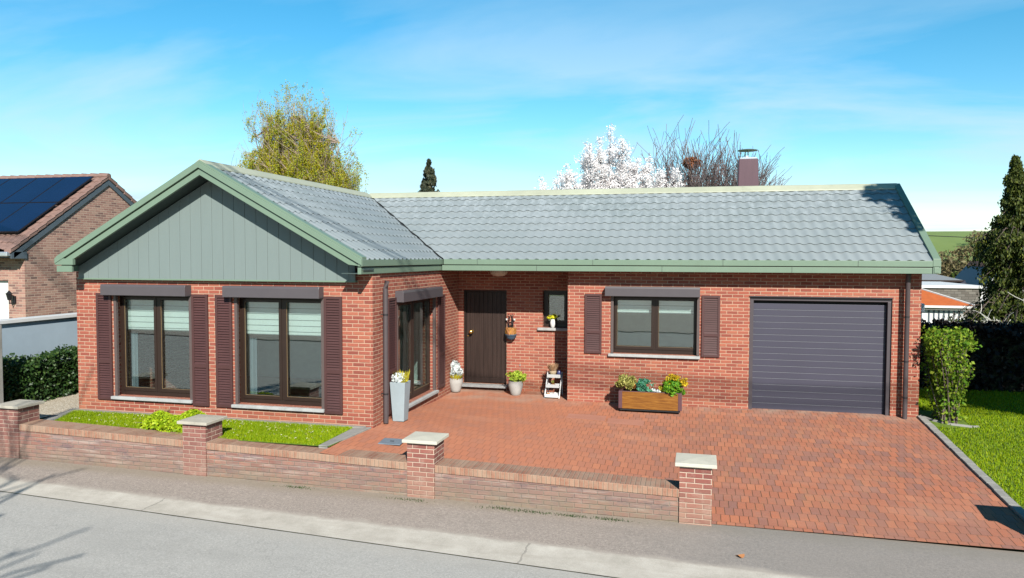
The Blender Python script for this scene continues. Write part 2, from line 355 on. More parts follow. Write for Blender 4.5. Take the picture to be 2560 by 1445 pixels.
def guttermat():
    n = NT('worn_concrete_gutter'); P = n.pos(); s3 = n.add('ShaderNodeSeparateXYZ'); n.l.new(P, s3.inputs[0])
    a = n.noise(P, 2.4, 7, .7); b = n.noise(P, 90, 3, .6)
    c = n.ramp(n.math('ADD', n.math('MULTIPLY', a, .6), n.math('MULTIPLY', b, .4)), [(.36, (.47, .43, .36)), (.5, (.60, .55, .47)), (.64, (.72, .67, .58))])
    w_ = n.math('MULTIPLY', n.math('SUBTRACT', n.noise(P, 6.0, 5), .5), .10)
    u = n.math('FRACT', n.math('DIVIDE', n.math('ADD', n.math('ADD', s3.outputs[0], 41.25), w_), 5.0))
    jn = n.math('LESS_THAN', u, .0045); c = n.mix(n.math('MULTIPLY', jn, .45), c, (.16, .14, .12))
    e = n.math('ADD', line_d(n, s3, -6.02, -.046), n.math('MULTIPLY', n.math('SUBTRACT', n.noise(P, 2.2, 6, .7), .5), .26))
    g = n.add('ShaderNodeMapRange', {1: -.05, 2: .03, 3: 0.0, 4: .8}); n.l.new(e, g.inputs[0]); c = n.mix(g.outputs[0], c, (.40, .335, .285))
    t = n.ramp(n.noise(n.scaled(P, (.5, 3, 1)), 2.0, 6, .7), [(.52, 0), (.68, 1)]); c = n.mix(n.math('MULTIPLY', t, .35), c, (.44, .39, .32))
    n.bump(b, .003); return n.done(c, .9)
M['gutter'] = guttermat()
M['concrete'] = concrete('grey_concrete', (.34, .33, .30))
M['cap'] = concrete('concrete_cap', (.50, .46, .38), .12, 5)
M['cap_new'] = concrete('pale_concrete_cap', (.66, .63, .52), .08, 6)
M['bluestone'] = concrete('bluestone_sill', (.46, .465, .455), .15, 6)
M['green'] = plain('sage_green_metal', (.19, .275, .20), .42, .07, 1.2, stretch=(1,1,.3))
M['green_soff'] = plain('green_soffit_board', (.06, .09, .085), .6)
M['green_clad'] = plain('grey_green_cladding', (.205, .255, .245), .5, .05, .8, stretch=(2,1,.25))
M['ridge_cap'] = plain('pale_green_ridge', (.46, .48, .36), .5, .14, 1.0)
def roofmat():
    n = NT('grey_metal_tiles'); P = n.pos()
    b = n.noise(P, .6, 4)
    c = n.ramp(b, [(.3, (.27, .313, .318)), (.7, (.32, .358, .368))])
    s3 = n.add('ShaderNodeSeparateXYZ'); n.l.new(P, s3.inputs[0])
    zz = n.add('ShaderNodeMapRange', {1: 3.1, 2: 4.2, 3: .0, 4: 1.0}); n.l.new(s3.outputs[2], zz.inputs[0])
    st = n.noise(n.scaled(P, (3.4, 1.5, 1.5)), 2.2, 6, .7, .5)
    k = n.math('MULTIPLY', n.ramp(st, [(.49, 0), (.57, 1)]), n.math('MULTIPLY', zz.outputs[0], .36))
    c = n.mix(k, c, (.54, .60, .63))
    f = n.noise(P, 14, 5, .7)
    c = n.mix(n.math('MULTIPLY', n.ramp(f, [(.6, 0), (.75, 1)]), .22), c, (.26, .30, .26))
    return n.done(c, .5)
M['roof'] = roofmat()
M['dark'] = plain('dark_void', (.015, .015, .017), .8)
M['valley'] = plain('dark_valley_metal', (.03, .033, .035), .6)
M['brown_metal'] = plain('brown_grey_metal', (.085, .07, .078), .4, .05)
M['box_metal'] = plain('brown_grey_box_metal', (.105, .092, .10), .38, .05)
M['shutter'] = plain('brown_louvre_shutter', (.086, .036, .034), .5, .14, 3)
M['frame'] = plain('dark_brown_frame', (.034, .020, .015), .35, .1)
M['bead'] = plain('tan_glazing_bead', (.30, .20, .09), .5, .1)
M['rail'] = plain('brown_guide_rail', (.12, .09, .085), .4, .06)
def doormat():
    n = NT('brown_boarded_door'); P = n.pos(); s3 = n.add('ShaderNodeSeparateXYZ'); n.l.new(P, s3.inputs[0])
    g = n.noise(n.scaled(P, (40, 40, 1.5)), 1.0, 5, .6)
    c = n.ramp(g, [(.3, (.022, .012, .009)), (.7, (.048, .028, .022))])
    n.bump(g, .002); return n.done(c, .45)
M['door'] = doormat()
M['garage'] = plain('dark_slate_garage_steel', (.064, .061, .090), .42, .05, 2)
M['garage_highlight'] = plain('garage_joint_highlight', (.30, .31, .34), .35, .05)  # pale colour paints the highlight along each panel joint
M['pipe'] = plain('brown_downpipe', (.095, .075, .078), .38, .08)
M['chimney'] = plain('mauve_chimney_cladding', (.115, .058, .075), .45, .12, 2, stretch=(3,3,.4))
M['steel'] = plain('weathered_steel', (.25, .32, .27), .4, .15, metal=.6)
M['galv'] = plain('galvanised_metal', (.5, .52, .55), .3, .1, metal=.8)
M['brass'] = plain('polished_brass', (.75, .55, .18), .22, .05, metal=1)
M['white'] = plain('white_paint', (.78, .78, .76), .5, .05)
M['offwhite'] = plain('white_glaze', (.80, .79, .76), .25, .05)
M['lampglass'] = plain('opal_glass', (.72, .62, .50), .3, .05)
M['blind'] = plain('pale_fabric_blind', (.74, .77, .76), .8, .04)
M['blind_dark'] = plain('sheer_blind_band', (.20, .25, .27), .8, .04)
M['curtain'] = plain('pale_sheer_curtain', (.20, .24, .28), .8, .15, 8, stretch=(6,6,.2))
M['interior'] = plain('room_wall_paint', (.75, .85, .80), .8, .1)
M['interior_floor'] = plain('room_floor', (.12, .09, .06), .6, .2)
M['planter_zinc'] = plain('pale_blue_grey_planter', (.37, .44, .47), .5, .10, 3)
M['pot_grey'] = plain('pale_grey_fibre_pot', (.47, .45, .42), .6, .12, 8)
M['soil'] = plain('dark_soil', (.05, .03, .02), .95, .3, 40, bump=.01)
def woodmat():
    n = NT('oiled_wood_boards'); P = n.pos()
    g = n.noise(n.scaled(P, (1.6, 8, 16)), 2.4, 6, .6, .8)
    c = n.ramp(g, [(.3, (.17, .055, .008)), (.55, (.29, .115, .016)), (.75, (.38, .17, .03))])
    n.bump(g, .002); return n.done(c, .4)
M['wood'] = woodmat()
M['planter_trim'] = plain('mauve_brown_trim', (.13, .06, .07), .4, .08)
M['bark_birch'] = plain('white_birch_bark', (.50, .42, .30), .8, .45, 5, stretch=(1,1,3))
M['bark_ochre'] = plain('ochre_bark', (.30, .22, .12), .9, .3, 8)
M['bark'] = plain('grey_brown_bark', (.16, .12, .10), .9, .3, 8)
M['twig'] = plain('reddish_twigs', (.36, .27, .22), .9, .25, 8)
M['twig_pale'] = plain('mauve_grey_twigs', (.17, .13, .13), .9, .25, 8)
M['deadwood'] = plain('pale_dead_wood', (.52, .52, .46), .8, .15, 8)
M['birch_leaf'] = leafmat('birch_leaves', (.52, .47, .02), (.78, .68, .025), (.90, .74, .05), .45)
M['birch_leaf_g'] = leafmat('birch_leaves_green', (.50, .60, .06), (.66, .76, .08), (.74, .74, .12), .45)
M['blossom'] = leafmat('white_blossom', (1.5, 1.42, 1.42), (1.7, 1.66, 1.66), (1.75, 1.74, 1.72), .4)
M['conifer'] = leafmat('conifer_sprays', (.04, .065, .014), (.095, .13, .022), (.21, .23, .035), .15)
M['conifer_far'] = leafmat('blue_conifer_sprays', (.05, .07, .045), (.09, .11, .07), (.15, .13, .06), .2)
M['ivy'] = leafmat('glossy_ivy_leaves', (.018, .050, .012), (.040, .095, .020), (.10, .17, .035), .12, .45, .5)
M['bush'] = leafmat('fresh_green_leaves', (.14, .34, .03), (.38, .56, .04), (.60, .66, .08), .45)
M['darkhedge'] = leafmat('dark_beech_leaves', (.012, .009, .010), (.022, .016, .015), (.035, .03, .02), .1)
M['grass_blade'] = leafmat('grass_blades', (.20, .36, .002), (.36, .52, .003), (.56, .62, .02), .3)
M['lawn_base'] = plain('lawn_soil', (.14, .22, .015), .95, .4, 14)
M['shrub'] = leafmat('yellow_green_shrub', (.30, .50, .01), (.55, .75, .02), (.80, .88, .04), .3)
M['heather'] = leafmat('dry_heather', (0.525, 0.280, 0.140), (0.735, 0.490, 0.280), (0.875, 0.630, 0.455), .3)
M['heather_o'] = leafmat('orange_heather', (0.735, 0.315, 0.088), (1.015, 0.560, 0.140), (0.875, 0.385, 0.280), .3)
M['silver'] = leafmat('silver_foliage', (0.875, 0.963, 0.945), (1.190, 1.260, 1.225), (1.400, 1.435, 1.365), .2)
M['yellowplant'] = leafmat('gold_green_foliage', (0.490, 0.455, 0.035), (0.805, 0.700, 0.052), (1.015, 0.805, 0.088), .3)
M['lime'] = leafmat('lime_foliage', (0.385, 0.630, 0.052), (0.700, 0.875, 0.088), (1.015, 1.085, 0.175), .3)
M['teal'] = leafmat('blue_green_foliage', (0.052, 0.280, 0.140), (0.123, 0.455, 0.245), (0.280, 0.595, 0.525), .25)
M['variegated'] = leafmat('variegated_foliage', (0.280, 0.263, 0.052), (0.595, 0.595, 0.140), (0.910, 0.840, 0.280), .25)
M['green_leaf'] = leafmat('green_foliage', (0.088, 0.298, 0.018), (0.210, 0.525, 0.026), (0.455, 0.735, 0.052), .3)
M['goldleaf'] = leafmat('golden_foliage', (0.840, 0.525, 0.018), (1.085, 0.770, 0.035), (1.155, 0.910, 0.105), .3)
M['orangeleaf'] = leafmat('orange_foliage', (0.963, 0.263, 0.052), (1.085, 0.455, 0.105), (0.910, 0.595, 0.105), .3)
M['tulip'] = leafmat('yellow_petals', (1.085, 1.015, 0.035), (1.312, 1.225, 0.052), (0.875, 1.015, 0.088), .4)
M['daisy'] = leafmat('white_yellow_petals', (.72, .66, .05), (.78, .76, .50), (.80, .80, .72), .3)
M['nest'] = leafmat('rusty_twigs', (.34, .12, .05), (.46, .18, .08), (.50, .24, .12), .2)
M['brown_tree'] = leafmat('bare_brown_twigs', (.20, .16, .09), (.29, .23, .11), (.30, .29, .11), .3)
M['far_green'] = leafmat('spring_green_tree', (.06, .10, .02), (.12, .17, .03), (.20, .24, .06), .3)
def gravelmat():
    n = NT('beige_gravel'); P = n.pos()
    v = n.add('ShaderNodeTexVoronoi', {'Scale': 55.0}); n.l.new(P, v.inputs['Vector'])
    s_ = n.add('ShaderNodeSeparateXYZ'); n.l.new(v.outputs['Color'], s_.inputs[0])
    c = n.ramp(s_.outputs[0], [(0, (.50, .41, .29)), (.5, (.72, .62, .47)), (1, (.88, .80, .65))])
    c = n.mix(n.ramp(v.outputs['Distance'], [(.45, 0), (.75, .6)]), c, (.2, .15, .1))
    h = n.math('SUBTRACT', 1.0, v.outputs['Distance']); n.bump(h, .012); return n.done(c, .9)
M['gravel'] = gravelmat()
M['field'] = (lambda n: n.done(n.ramp(n.noise(n.scaled(n.pos(), (1, .3, 1)), .05, 8, .6), [(.3, (.16, .24, .05)), (.7, (.25, .33, .09))]), .95))(NT('grass_field'))
M['blue_render'] = plain('pale_blue_grey_render', (.42, .52, .60), .8, .08, .8)
M['nbr_tile'] = plain('brown_roof_tiles', (.27, .165, .135), .7, .25, 8)
M['panel'] = plain('blue_black_solar_glass', (.008, .017, .055), .16, .1, 1.5)
M['panel_frame'] = plain('black_aluminium', (.02, .02, .025), .35)
M['grey_trim'] = plain('blue_grey_trim', (.10, .13, .155), .5, .1)
M['orange_roof'] = plain('orange_tiles', (.55, .135, .03), .6, .15, 5)
M['shingle'] = brick('grey_shingles', [(.14,.12,.10), (.20,.18,.155), (.25,.225,.19)], (.12,.11,.09), bw=.3, bh=.12, mt=.015)
M['cream'] = plain('cream_render', (.62, .46, .35), .85, .05)
M['slate'] = plain('dark_blue_slate', (.03, .035, .06), .45, .15)
M['greyroof'] = plain('grey_bitumen_roof', (.25, .27, .28), .7, .1)
M['cable'] = plain('black_cable', (.02, .02, .02), .6)
M['metal_art'] = plain('black_wrought_iron', (.018, .017, .02), .45, .3, 30)
M['blue_bowl'] = plain('slate_blue_bowl', (.07, .12, .18), .4, .15)
M['terracotta'] = plain('terracotta', (.50, .20, .08), .7, .15)
M['beige_pot'] = plain('beige_clay_pot', (.60, .47, .31), .7, .1)
M['blueglass'] = plain('dark_blue_lantern', (.05, .06, .16), .25, .4, 40)
M['stone_white'] = plain('white_stone', (.78, .73, .68), .7, .08)
M['pumpkin'] = plain('orange_gourd', (.62, .26, .07), .5, .15)
M['cover'] = plain('blue_grey_cover_plate', (.20, .25, .30), .55, .15, 10)
M['deadleaf'] = plain('dry_brown_leaf', (.45, .19, .07), .8, .2)
M['tileplate'] = plain('red_terrace_slab', (.50, .22, .15), .7, .08, 3)
def glassmat():
    n = NT('window_glass'); n.n.remove(n.b)
    gl = n.add('ShaderNodeBsdfGlossy', {'Roughness': .015, 'Color': (.92, .97, .97, 1)}); tr = n.add('ShaderNodeBsdfTransparent', {'Color': (.88, .95, .93, 1)})
    lw_ = n.add('ShaderNodeLayerWeight', {'Blend': .5}); p5 = n.math('POWER', lw_.outputs['Facing'], 4.0); fr_ = n.math('ADD', n.math('MULTIPLY', p5, .85), .15)
    wv = n.noise(n.pos(), 1.1, 2); bp = n.add('ShaderNodeBump', {'Strength': .12, 'Distance': .01}); n.l.new(wv, bp.inputs['Height'])
    n.l.new(bp.outputs[0], gl.inputs['Normal'])
    mx_ = n.add('ShaderNodeMixShader'); n.l.new(fr_, mx_.inputs[0]); n.l.new(tr.outputs[0], mx_.inputs[1]); n.l.new(gl.outputs[0], mx_.inputs[2])
    n.l.new(mx_.outputs[0], n.n['Material Output'].inputs[0]); return n.m
M['glass'] = glassmat()

# ------------------------------------------------------------------ ground heights
def sstep(x, a, b):
    t = min(1, max(0, (x-a)/(b-a))); return t*t*(3-2*t)
def zg(X, Y):
    Rr = -.07+.08*min(Y, 0)
    L = -.09+.18*(1-sstep(Y, -3.6, -.2))
    if X < 0: L = .09
    s = sstep(X, 4.6, 10.6)
    return L*(1-s)+Rr*s
def zr(X, Y=-6): return -.39-.0106*max(-30, min(40, X))
def sheet(name, x0, x1, y0, y1, nx, ny, zf, m, parent=None, skirt=0):
    xs = np.linspace(x0, x1, nx+1); V = []
    for j in range(ny+1):
        for x in xs:
            a = y0(x) if callable(y0) else y0; b = y1(x) if callable(y1) else y1
            y = a+(b-a)*j/ny; V.append((x, y, zf(x, y)))
    F = [(j*(nx+1)+i, j*(nx+1)+i+1, (j+1)*(nx+1)+i+1, (j+1)*(nx+1)+i) for j in range(ny) for i in range(nx)]
    mb = MB(); mb.v = V; mb.f = F
    return mb.build(name, m, parent, smooth=True, recalc=False)
def clampx(x): return max(-1.5, min(16, x))
gut_n = lambda x: -6.02-.046*clampx(x)      # pavement / gutter line
gut_s = lambda x: -6.42-.064*clampx(x)      # gutter / road line
far_k = lambda x: -17.5-.055*clampx(x)
# terrain: one sheet to the horizon
def terr(X, Y):
    if Y <= -4.95: near = zr(X)-.06
    else:
        near = zg(X, Y)-.06
        if X < -1.3: near = .02
    k = sstep(Y, 6, 26)
    r = math.hypot(X-10, Y)
    valley = -2.6+sstep(Y, 100, 260)*14.4
    z = near*(1-k)+valley*k
    if Y < -30: z += sstep(-Y, 40, 300)*4
    return z
gx = sorted(set([-900,-500,-300,-200,-140,-100,-70,-50,-35,-25,-18,-12,-8,-5,-3,-1.6,-1.3,-.6,0,1,2,3,4]+[4.6+.5*i for i in range(14)]+[12,13,14,14.6,16,18,20,24,28,34,42,52,70,90,120,160,220,300,420,600,900]))
gy = sorted(set([-600,-300,-160,-90,-50,-30,-20,-14,-10,-8,-6,-5.24,-4.96,-4.9,-4.5,-3.6,-3,-2.2,-1.5,-.8,-.2,.5,1.5,3,5,6,8,10,13,16,20,26,34,45,60,80,100,130,160,190,210,230,260,320,420,600,900,1400]))
mb = MB(); mb.v = [(x, y, terr(x, y)) for y in gy for x in gx]; nx_ = len(gx)
mb.f = [(j*nx_+i, j*nx_+i+1, (j+1)*nx_+i+1, (j+1)*nx_+i) for j in range(len(gy)-1) for i in range(nx_-1)]
tag(mb.build('ground', M['field'], smooth=True, recalc=False), kind='structure')
tag(sheet('road', -45, 60, far_k, gut_s, 100, 4, lambda x, y: zr(x)-.012, M['road']), kind='structure')
tag(sheet('gutter', -45, 60, gut_s, gut_n, 100, 2, lambda x, y: zr(x)-.004+(.012 if y > gut_n(x)-.02 else 0), M['gutter']), kind='structure')
tag(sheet('pavement', -45, 60, gut_n, -5.20, 100, 3, lambda x, y: zr(x)+.008, M['pavement']), kind='structure')
tag(sheet('far_pavement', -45, 60, lambda x: far_k(x)-26, far_k, 60, 1, lambda x, y: zr(x)+.02, M['pavement']), kind='structure')  # unseen forecourt, widened so the window panes reflect plain grey
# driveway paving (under the house edge too)
tag(sheet('driveway', 5.50, 14.52, -5.245, 1.0, 60, 50, lambda x, y: zg(x, y) if y > -5.2 else zg(x, y), M['pavers']), kind='structure')
# right lawn, left gravel, front lawn
tag(sheet('lawn_right', 14.60, 34, -5.24, 3.4, 40, 20, lambda x, y: zg(x, y)+.015, M['lawn_base']), kind='structure')
tag(sheet('gravel_path', -1.35, -.012, -5.0, 6.0, 6, 20, lambda x, y: .085, M['gravel']), kind='structure')
def tri_in(x, y):  # front lawn outline: trapezoid between fence wall and wing
    return y < -3.80 and y > -4.95 and x > .42-(y+4.81)*(-.44) - 0 and x < 5.30
tag(sheet('front_lawn_soil', 0.0, 5.52, -4.98, -3.70, 10, 6, lambda x, y: .072, M['lawn_base']), kind='structure')

def blades(name, n_, fn, hmin, hmax, m, seed=1, wd=.006):
    r = np.random.RandomState(seed); pts = fn(r, n_)
    k = len(pts); h = r.uniform(hmin, hmax, k); a = r.uniform(0, 2*np.pi, k); le = r.uniform(0, .6, k)*h
    b = r.uniform(0, 2*np.pi, k)
    dx_ = np.cos(a)*wd; dy_ = np.sin(a)*wd
    V = np.empty((k, 3, 3)); V[:, 0] = pts; V[:, 0, 0] -= dx_; V[:, 0, 1] -= dy_
    V[:, 1] = pts; V[:, 1, 0] += dx_; V[:, 1, 1] += dy_
    V[:, 2] = pts; V[:, 2, 0] += np.cos(b)*le; V[:, 2, 1] += np.sin(b)*le; V[:, 2, 2] += h
    F = np.arange(3*k).reshape(k, 3)
    return tag(mesh_np(name, V.reshape(-1, 3), F, m), kind='stuff')
def f_front(r, n_):
    x = r.uniform(0.05, 5.34, n_); y = r.uniform(-4.95, -3.82, n_)
    ok = (x > (-.10+(-(y+3.57))*.46)) & (x < 5.33)
    x, y = x[ok], y[ok]; return np.stack([x, y, np.full(len(x), .072)], 1)
go = blades('front_lawn', 52000, f_front, .018, .045, M['grass_blade'], 3, .005)
tag(go, 'small bright green lawn between the low brick wall and the gabled wing', 'lawn')
def f_right(r, n_):
    x = 14.66+r.beta(1, 1.5, n_)*6.5; y = r.uniform(-5.1, 3.2, n_)
    ok = ~((x < 15.25) & (y > -.62) & (y < .6)); x, y = x[ok], y[ok]
    z = np.array([zg(a, b) for a, b in zip(x, y)])+.015
    return np.stack([x, y, z], 1)
go = blades('side_lawn', 90000, f_right, .02, .05, M['grass_blade'], 4, .007)
tag(go, 'sloping lawn right of the driveway, shaded near the dark hedge', 'lawn')

# ------------------------------------------------------------------ walls with openings
def wall_open(u0, u1, z0, z1, ops, T, th):
    us = sorted({u0, u1, *[o[0] for o in ops], *[o[1] for o in ops]}); zs = sorted({z0, z1, *[o[2] for o in ops], *[o[3] for o in ops]})
    us = [u for u in us if u0 <= u <= u1]; zs = [z for z in zs if z0 <= z <= z1]
    def inn(a, b): return any(o[0] < a < o[1] and o[2] < b < o[3] for o in ops)
    m = MB(T)
    for i in range(len(us)-1):
        for j in range(len(zs)-1):
            a, b, c, d = us[i], us[i+1], zs[j], zs[j+1]
            if inn((a+b)/2, (c+d)/2): continue
            m.add([(a, 0, c), (b, 0, c), (b, 0, d), (a, 0, d)], [(0, 1, 2, 3)])
            m.add([(a, -th, c), (b, -th, c), (b, -th, d), (a, -th, d)], [(3, 2, 1, 0)])
            for (p, q, test) in (((a, c), (a, d), (a-1e-4, (c+d)/2)), ((b, d), (b, c), (b+1e-4, (c+d)/2)), ((b, c), (a, c), ((a+b)/2, c-1e-4)), ((a, d), (b, d), ((a+b)/2, d+1e-4))):
                ins = inn(*test); outside = not (u0 < test[0] < u1 and z0 < test[1] < z1)
                if ins or outside:
                    m.add([(p[0], 0, p[1]), (p[0], -th, p[1]), (q[0], -th, q[1]), (q[0], 0, q[1])], [(0, 1, 2, 3)])
    return m
def TY(Yp): return lambda u, o, z: (u, Yp-o, z)        # wall in a Y plane facing -Y; o = outwards
def TX(Xp): return lambda u, o, z: (Xp+o, u, z)        # wall in an X plane facing +X
YF, XW, ZE = -3.69, 5.62, 2.50

house = empty('brick_house', (7.3, 0, 0), 'single storey red brick house with green gable, grey tiled roof and brown shutters', 'house')
W1 = (.78, 2.32, .36, 2.14); W2 = (3.15, 4.77, .33, 2.14)
SW = (-2.62, -.62, .14, 2.03); MW = (9.02, 10.70, .91, 2.06); GW = (11.62, 14.08, -.3, 2.07)
DR = (5.71, 6.68, .04, 2.08); KW = (7.47, 8.02, 1.30, 2.09)
wall_open(0, XW, -.15, 2.52, [W1, W2], TY(YF), .3).build('wall', M['brick'], house)
wall_open(YF+.302, .898, -.15, 2.52, [SW], TX(XW-.03), .27).build('wall', M['brick'], house)
wall_open(XW-.028, 8.156, -.3, 2.52, [DR, KW], TY(.90), .3).build('wall', M['brick'], house)
wall_open(8.156, 14.55, -.45, 2.52, [MW, (GW[0], GW[1], -.5, GW[3])], TY(0), .3).build('wall', M['brick'], house)
MB().box(8.158, .302, -.3, 8.44, .898, 2.52).build('wall', M['brick'], house)
MB().box(14.25, .302, -.45, 14.55, 4.8, 2.52).build('wall', M['brick'], house)
MB().box(0, YF+.302, -.15, .3, 4.8, 2.52).build('wall', M['brick'], house)
MB().box(0, 4.802, -.15, 14.55, 5.1, 2.52).build('wall', M['brick'], house)
# rear gable infills
MB().prism([(14.25, -.1, 2.522), (14.25, 4.9, 2.522), (14.25, 2.28, 4.12)], (.28, 0, 0)).build('gable_wall', M['brick'], house)
MB().prism([(.1, 4.82, 2.522), (5.6, 4.82, 2.522), (2.9, 4.82, 4.05)], (0, .26, 0)).build('gable_wall', M['brick'], house)
# rooms: floor and partition walls give the windows depth
MB().box(.302, YF+.31, .0, 5.3, 4.79, .03).build('floor', M['interior_floor'], house)
MB().box(.302, .6, .032, 5.3, .7, 2.45).build('partition', M['interior'], house)
MB().box(8.45, 3.0, -.2, 14.24, 3.1, 2.45).box(11.2, .31, -.2, 11.3, 3.0, 2.45).build('partition', M['interior'], house)
MB().box(.302, YF+.31, 2.46, 5.3, 4.79, 2.50).build('ceiling', M['interior'], house)
MB().box(8.45, .31, 2.46, 14.24, 4.79, 2.50).build('ceiling', M['interior'], house)

# ---- green gable cladding
gz = lambda x: 2.74+(4.275-2.74)*(1-abs(x-2.86)/2.80) - .17
mb = MB()
x = .13; k = 0
while x < 5.35:
    x1 = min(5.365, x+.205)
    a, b = x+.0022, x1-.0022
    pts = [(a, YF-.085, 2.405), (b, YF-.085, 2.405), (b, YF-.085, max(2.42, gz(b)))]
    if a < 2.86 < b: pts.append((2.86, YF-.085, gz(2.86)))
    pts.append((a, YF-.085, max(2.42, gz(a))))
    mb.prism(pts, (0, .022, 0)); x = x1
mb.build('gable_cladding', M['green_clad'], house, bev=.003)
MB().prism([(.11, YF-.06, 2.42), (5.335, YF-.06, 2.42), (2.86, YF-.06, 4.10)], (0, .055, 0)).build('cladding_backing', M['dark'], house)
MB().box(.11, YF-.095, 2.387, 5.37, YF-.003, 2.412).build('drip_trim', M['green'], house, bev=.003)

# ---- roof tiles
def tile_slope(u0f, u1f, rows, pitch_v, eave_pt, V, N, uax, name, m, per=.195, amp=.017, step=.022):
    """rows of pressed metal tiles; uax 0: u runs along X, 1: along Y"""
    verts = []; faces = []
    V = Vector(V); N = Vector(N)
    prevbase = None
    lw = pitch_v
    for r_ in range(rows):
        prof = [(r_*lw-.010, step*1.0), (r_*lw+.004, step), (r_*lw+lw*.5, step*.55), (r_*lw+lw-.006, .002)]
        ring = []
        for (t, h) in prof:
            a, b = u0f(t), u1f(t)
            na = max(2, int(12.0/per*10)) if False else int(7*max(abs(u1f(0)-u0f(0)), abs(u1f(rows*lw)-u0f(rows*lw)))/per)
            row = []
            for i in range(na+1):
                u = a+(b-a)*i/na
                ph = (u/per) % 1.0
                wv = amp*(.5+.5*math.cos(2*math.pi*ph))**1.3
                # scalloped lower edge
                tt = t-(.022*(.5-.5*math.cos(2*math.pi*ph)) if (t, h) in prof[:2] else 0)
                p = Vector(eave_pt)+V*tt+N*(h+wv)
                if uax == 0: p.x += u
                else: p.y += u
                row.append(len(verts)); verts.append(tuple(p))
            ring.append(row)
        # underside lip
        low = []
        for i, idx in enumerate(ring[0]):
            p = Vector(verts[idx])+V*.010-N*(step*.95); low.append(len(verts)); verts.append(tuple(p))
        ring = [low]+ring
        for a, b in zip(ring[:-1], ring[1:]):
            for i in range(len(a)-1): faces.append((a[i], a[i+1], b[i+1], b[i]))
    mb = MB(); mb.v = verts; mb.f = faces
    return mb.build(name, m, house, smooth=True, recalc=False)
ZR, ZT = 4.275, 2.742; YR = 2.28; XR = 2.86
# main front slope: eave Y=-.39, ridge Y=2.28
Lm = math.hypot(YR+.39, ZR-ZT); Vm = Vector((0, (YR+.39)/Lm, (ZR-ZT)/Lm)); Nm = Vector((0, -Vm.z, Vm.y))
runw = 5.64-XR; Lw = math.hypot(runw, ZR-ZT); Vw = Vector((-runw/Lw, 0, (ZR-ZT)/Lw)); Nw = Vector((-Vw.z*-1, 0, abs(Vw.x)))
nrow = 10
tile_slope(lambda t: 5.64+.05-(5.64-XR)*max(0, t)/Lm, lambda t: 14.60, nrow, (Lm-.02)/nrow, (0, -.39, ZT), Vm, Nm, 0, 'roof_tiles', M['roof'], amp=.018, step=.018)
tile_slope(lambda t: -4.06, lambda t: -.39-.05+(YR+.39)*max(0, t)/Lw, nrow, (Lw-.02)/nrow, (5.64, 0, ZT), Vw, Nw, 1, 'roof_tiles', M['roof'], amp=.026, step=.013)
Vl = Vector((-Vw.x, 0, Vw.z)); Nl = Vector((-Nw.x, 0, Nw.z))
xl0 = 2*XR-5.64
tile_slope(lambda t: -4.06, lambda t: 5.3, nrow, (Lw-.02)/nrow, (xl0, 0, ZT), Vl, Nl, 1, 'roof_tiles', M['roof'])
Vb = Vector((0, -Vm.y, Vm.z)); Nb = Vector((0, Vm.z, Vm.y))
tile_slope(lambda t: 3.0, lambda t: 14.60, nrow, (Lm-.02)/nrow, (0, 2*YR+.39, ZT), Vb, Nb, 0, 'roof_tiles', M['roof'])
# roof deck under the tiles (keeps light out) and dark valley sheet
d_ = .03
MB().prism([(5.60, -.36, ZT-d_), (14.60, -.36, ZT-d_), (14.60, YR, ZR-d_), (XR, YR, ZR-d_)], tuple(-Nm*.05)).build('roof_deck', M['dark'], house)
MB().prism([(5.60, -4.1, ZT-d_), (5.60, -.36, ZT-d_), (XR, YR, ZR-d_), (XR, -4.1, ZR-d_)], tuple(-Nw*.05)).build('roof_deck', M['dark'], house)
MB().prism([(xl0+.04, -4.1, ZT-d_), (xl0+.04, 5.3, ZT-d_), (XR, 5.3, ZR-d_), (XR, -4.1, ZR-d_)], tuple(-Nl*.05)).build('roof_deck', M['dark'], house)
MB().prism([(XR, 2*YR+.36, ZT-d_), (14.60, 2*YR+.36, ZT-d_), (14.60, YR, ZR-d_), (XR, YR, ZR-d_)], tuple(-Nb*.05)).build('roof_deck', M['dark'], house)
mv = MB(); a = Vector((5.64, -.39, ZT)); b = Vector((XR, YR, ZR))
mv.add([tuple(a+Vector((-.09, -.03, .0))), tuple(a+Vector((.09, .05, .0))), tuple(b+Vector((.09, .02, 0))), tuple(b+Vector((-.09, -.02, 0)))], [(0, 1, 2, 3)])
mv.build('valley_lining', M['valley'], house, recalc=False)

# ---- ridge caps (pale green inverted V with rolled top)
def ridge(p0, p1, wv, name='ridge_cap'):
    p0, p1 = Vector(p0), Vector(p1); d = (p1-p0).normalized(); s = d.cross(Vector((0, 0, 1))).normalized()
    prof = [(-wv, -.585*wv), (-wv*.98, -.585*wv+.022), (-.03, .028), (0, .04), (.03, .028), (wv*.98, -.585*wv+.022), (wv, -.585*wv)]
    pts = [tuple(p0+s*a+Vector((0, 0, c))) for a, c in prof]
    return MB().prism(pts, tuple(p1-p0)).build(name, M['ridge_cap'], house)
ridge((2.90, YR, ZR+.035), (14.66, YR, ZR+.035), .17)
ridge((XR, -4.15, ZR+.035), (XR, YR-.12, ZR+.035), .17)
for xx in (5.6, 8.6, 11.6): 
    ridge((xx, YR, ZR+.039), (xx+.012, YR, ZR+.039), .174, 'ridge_joint')

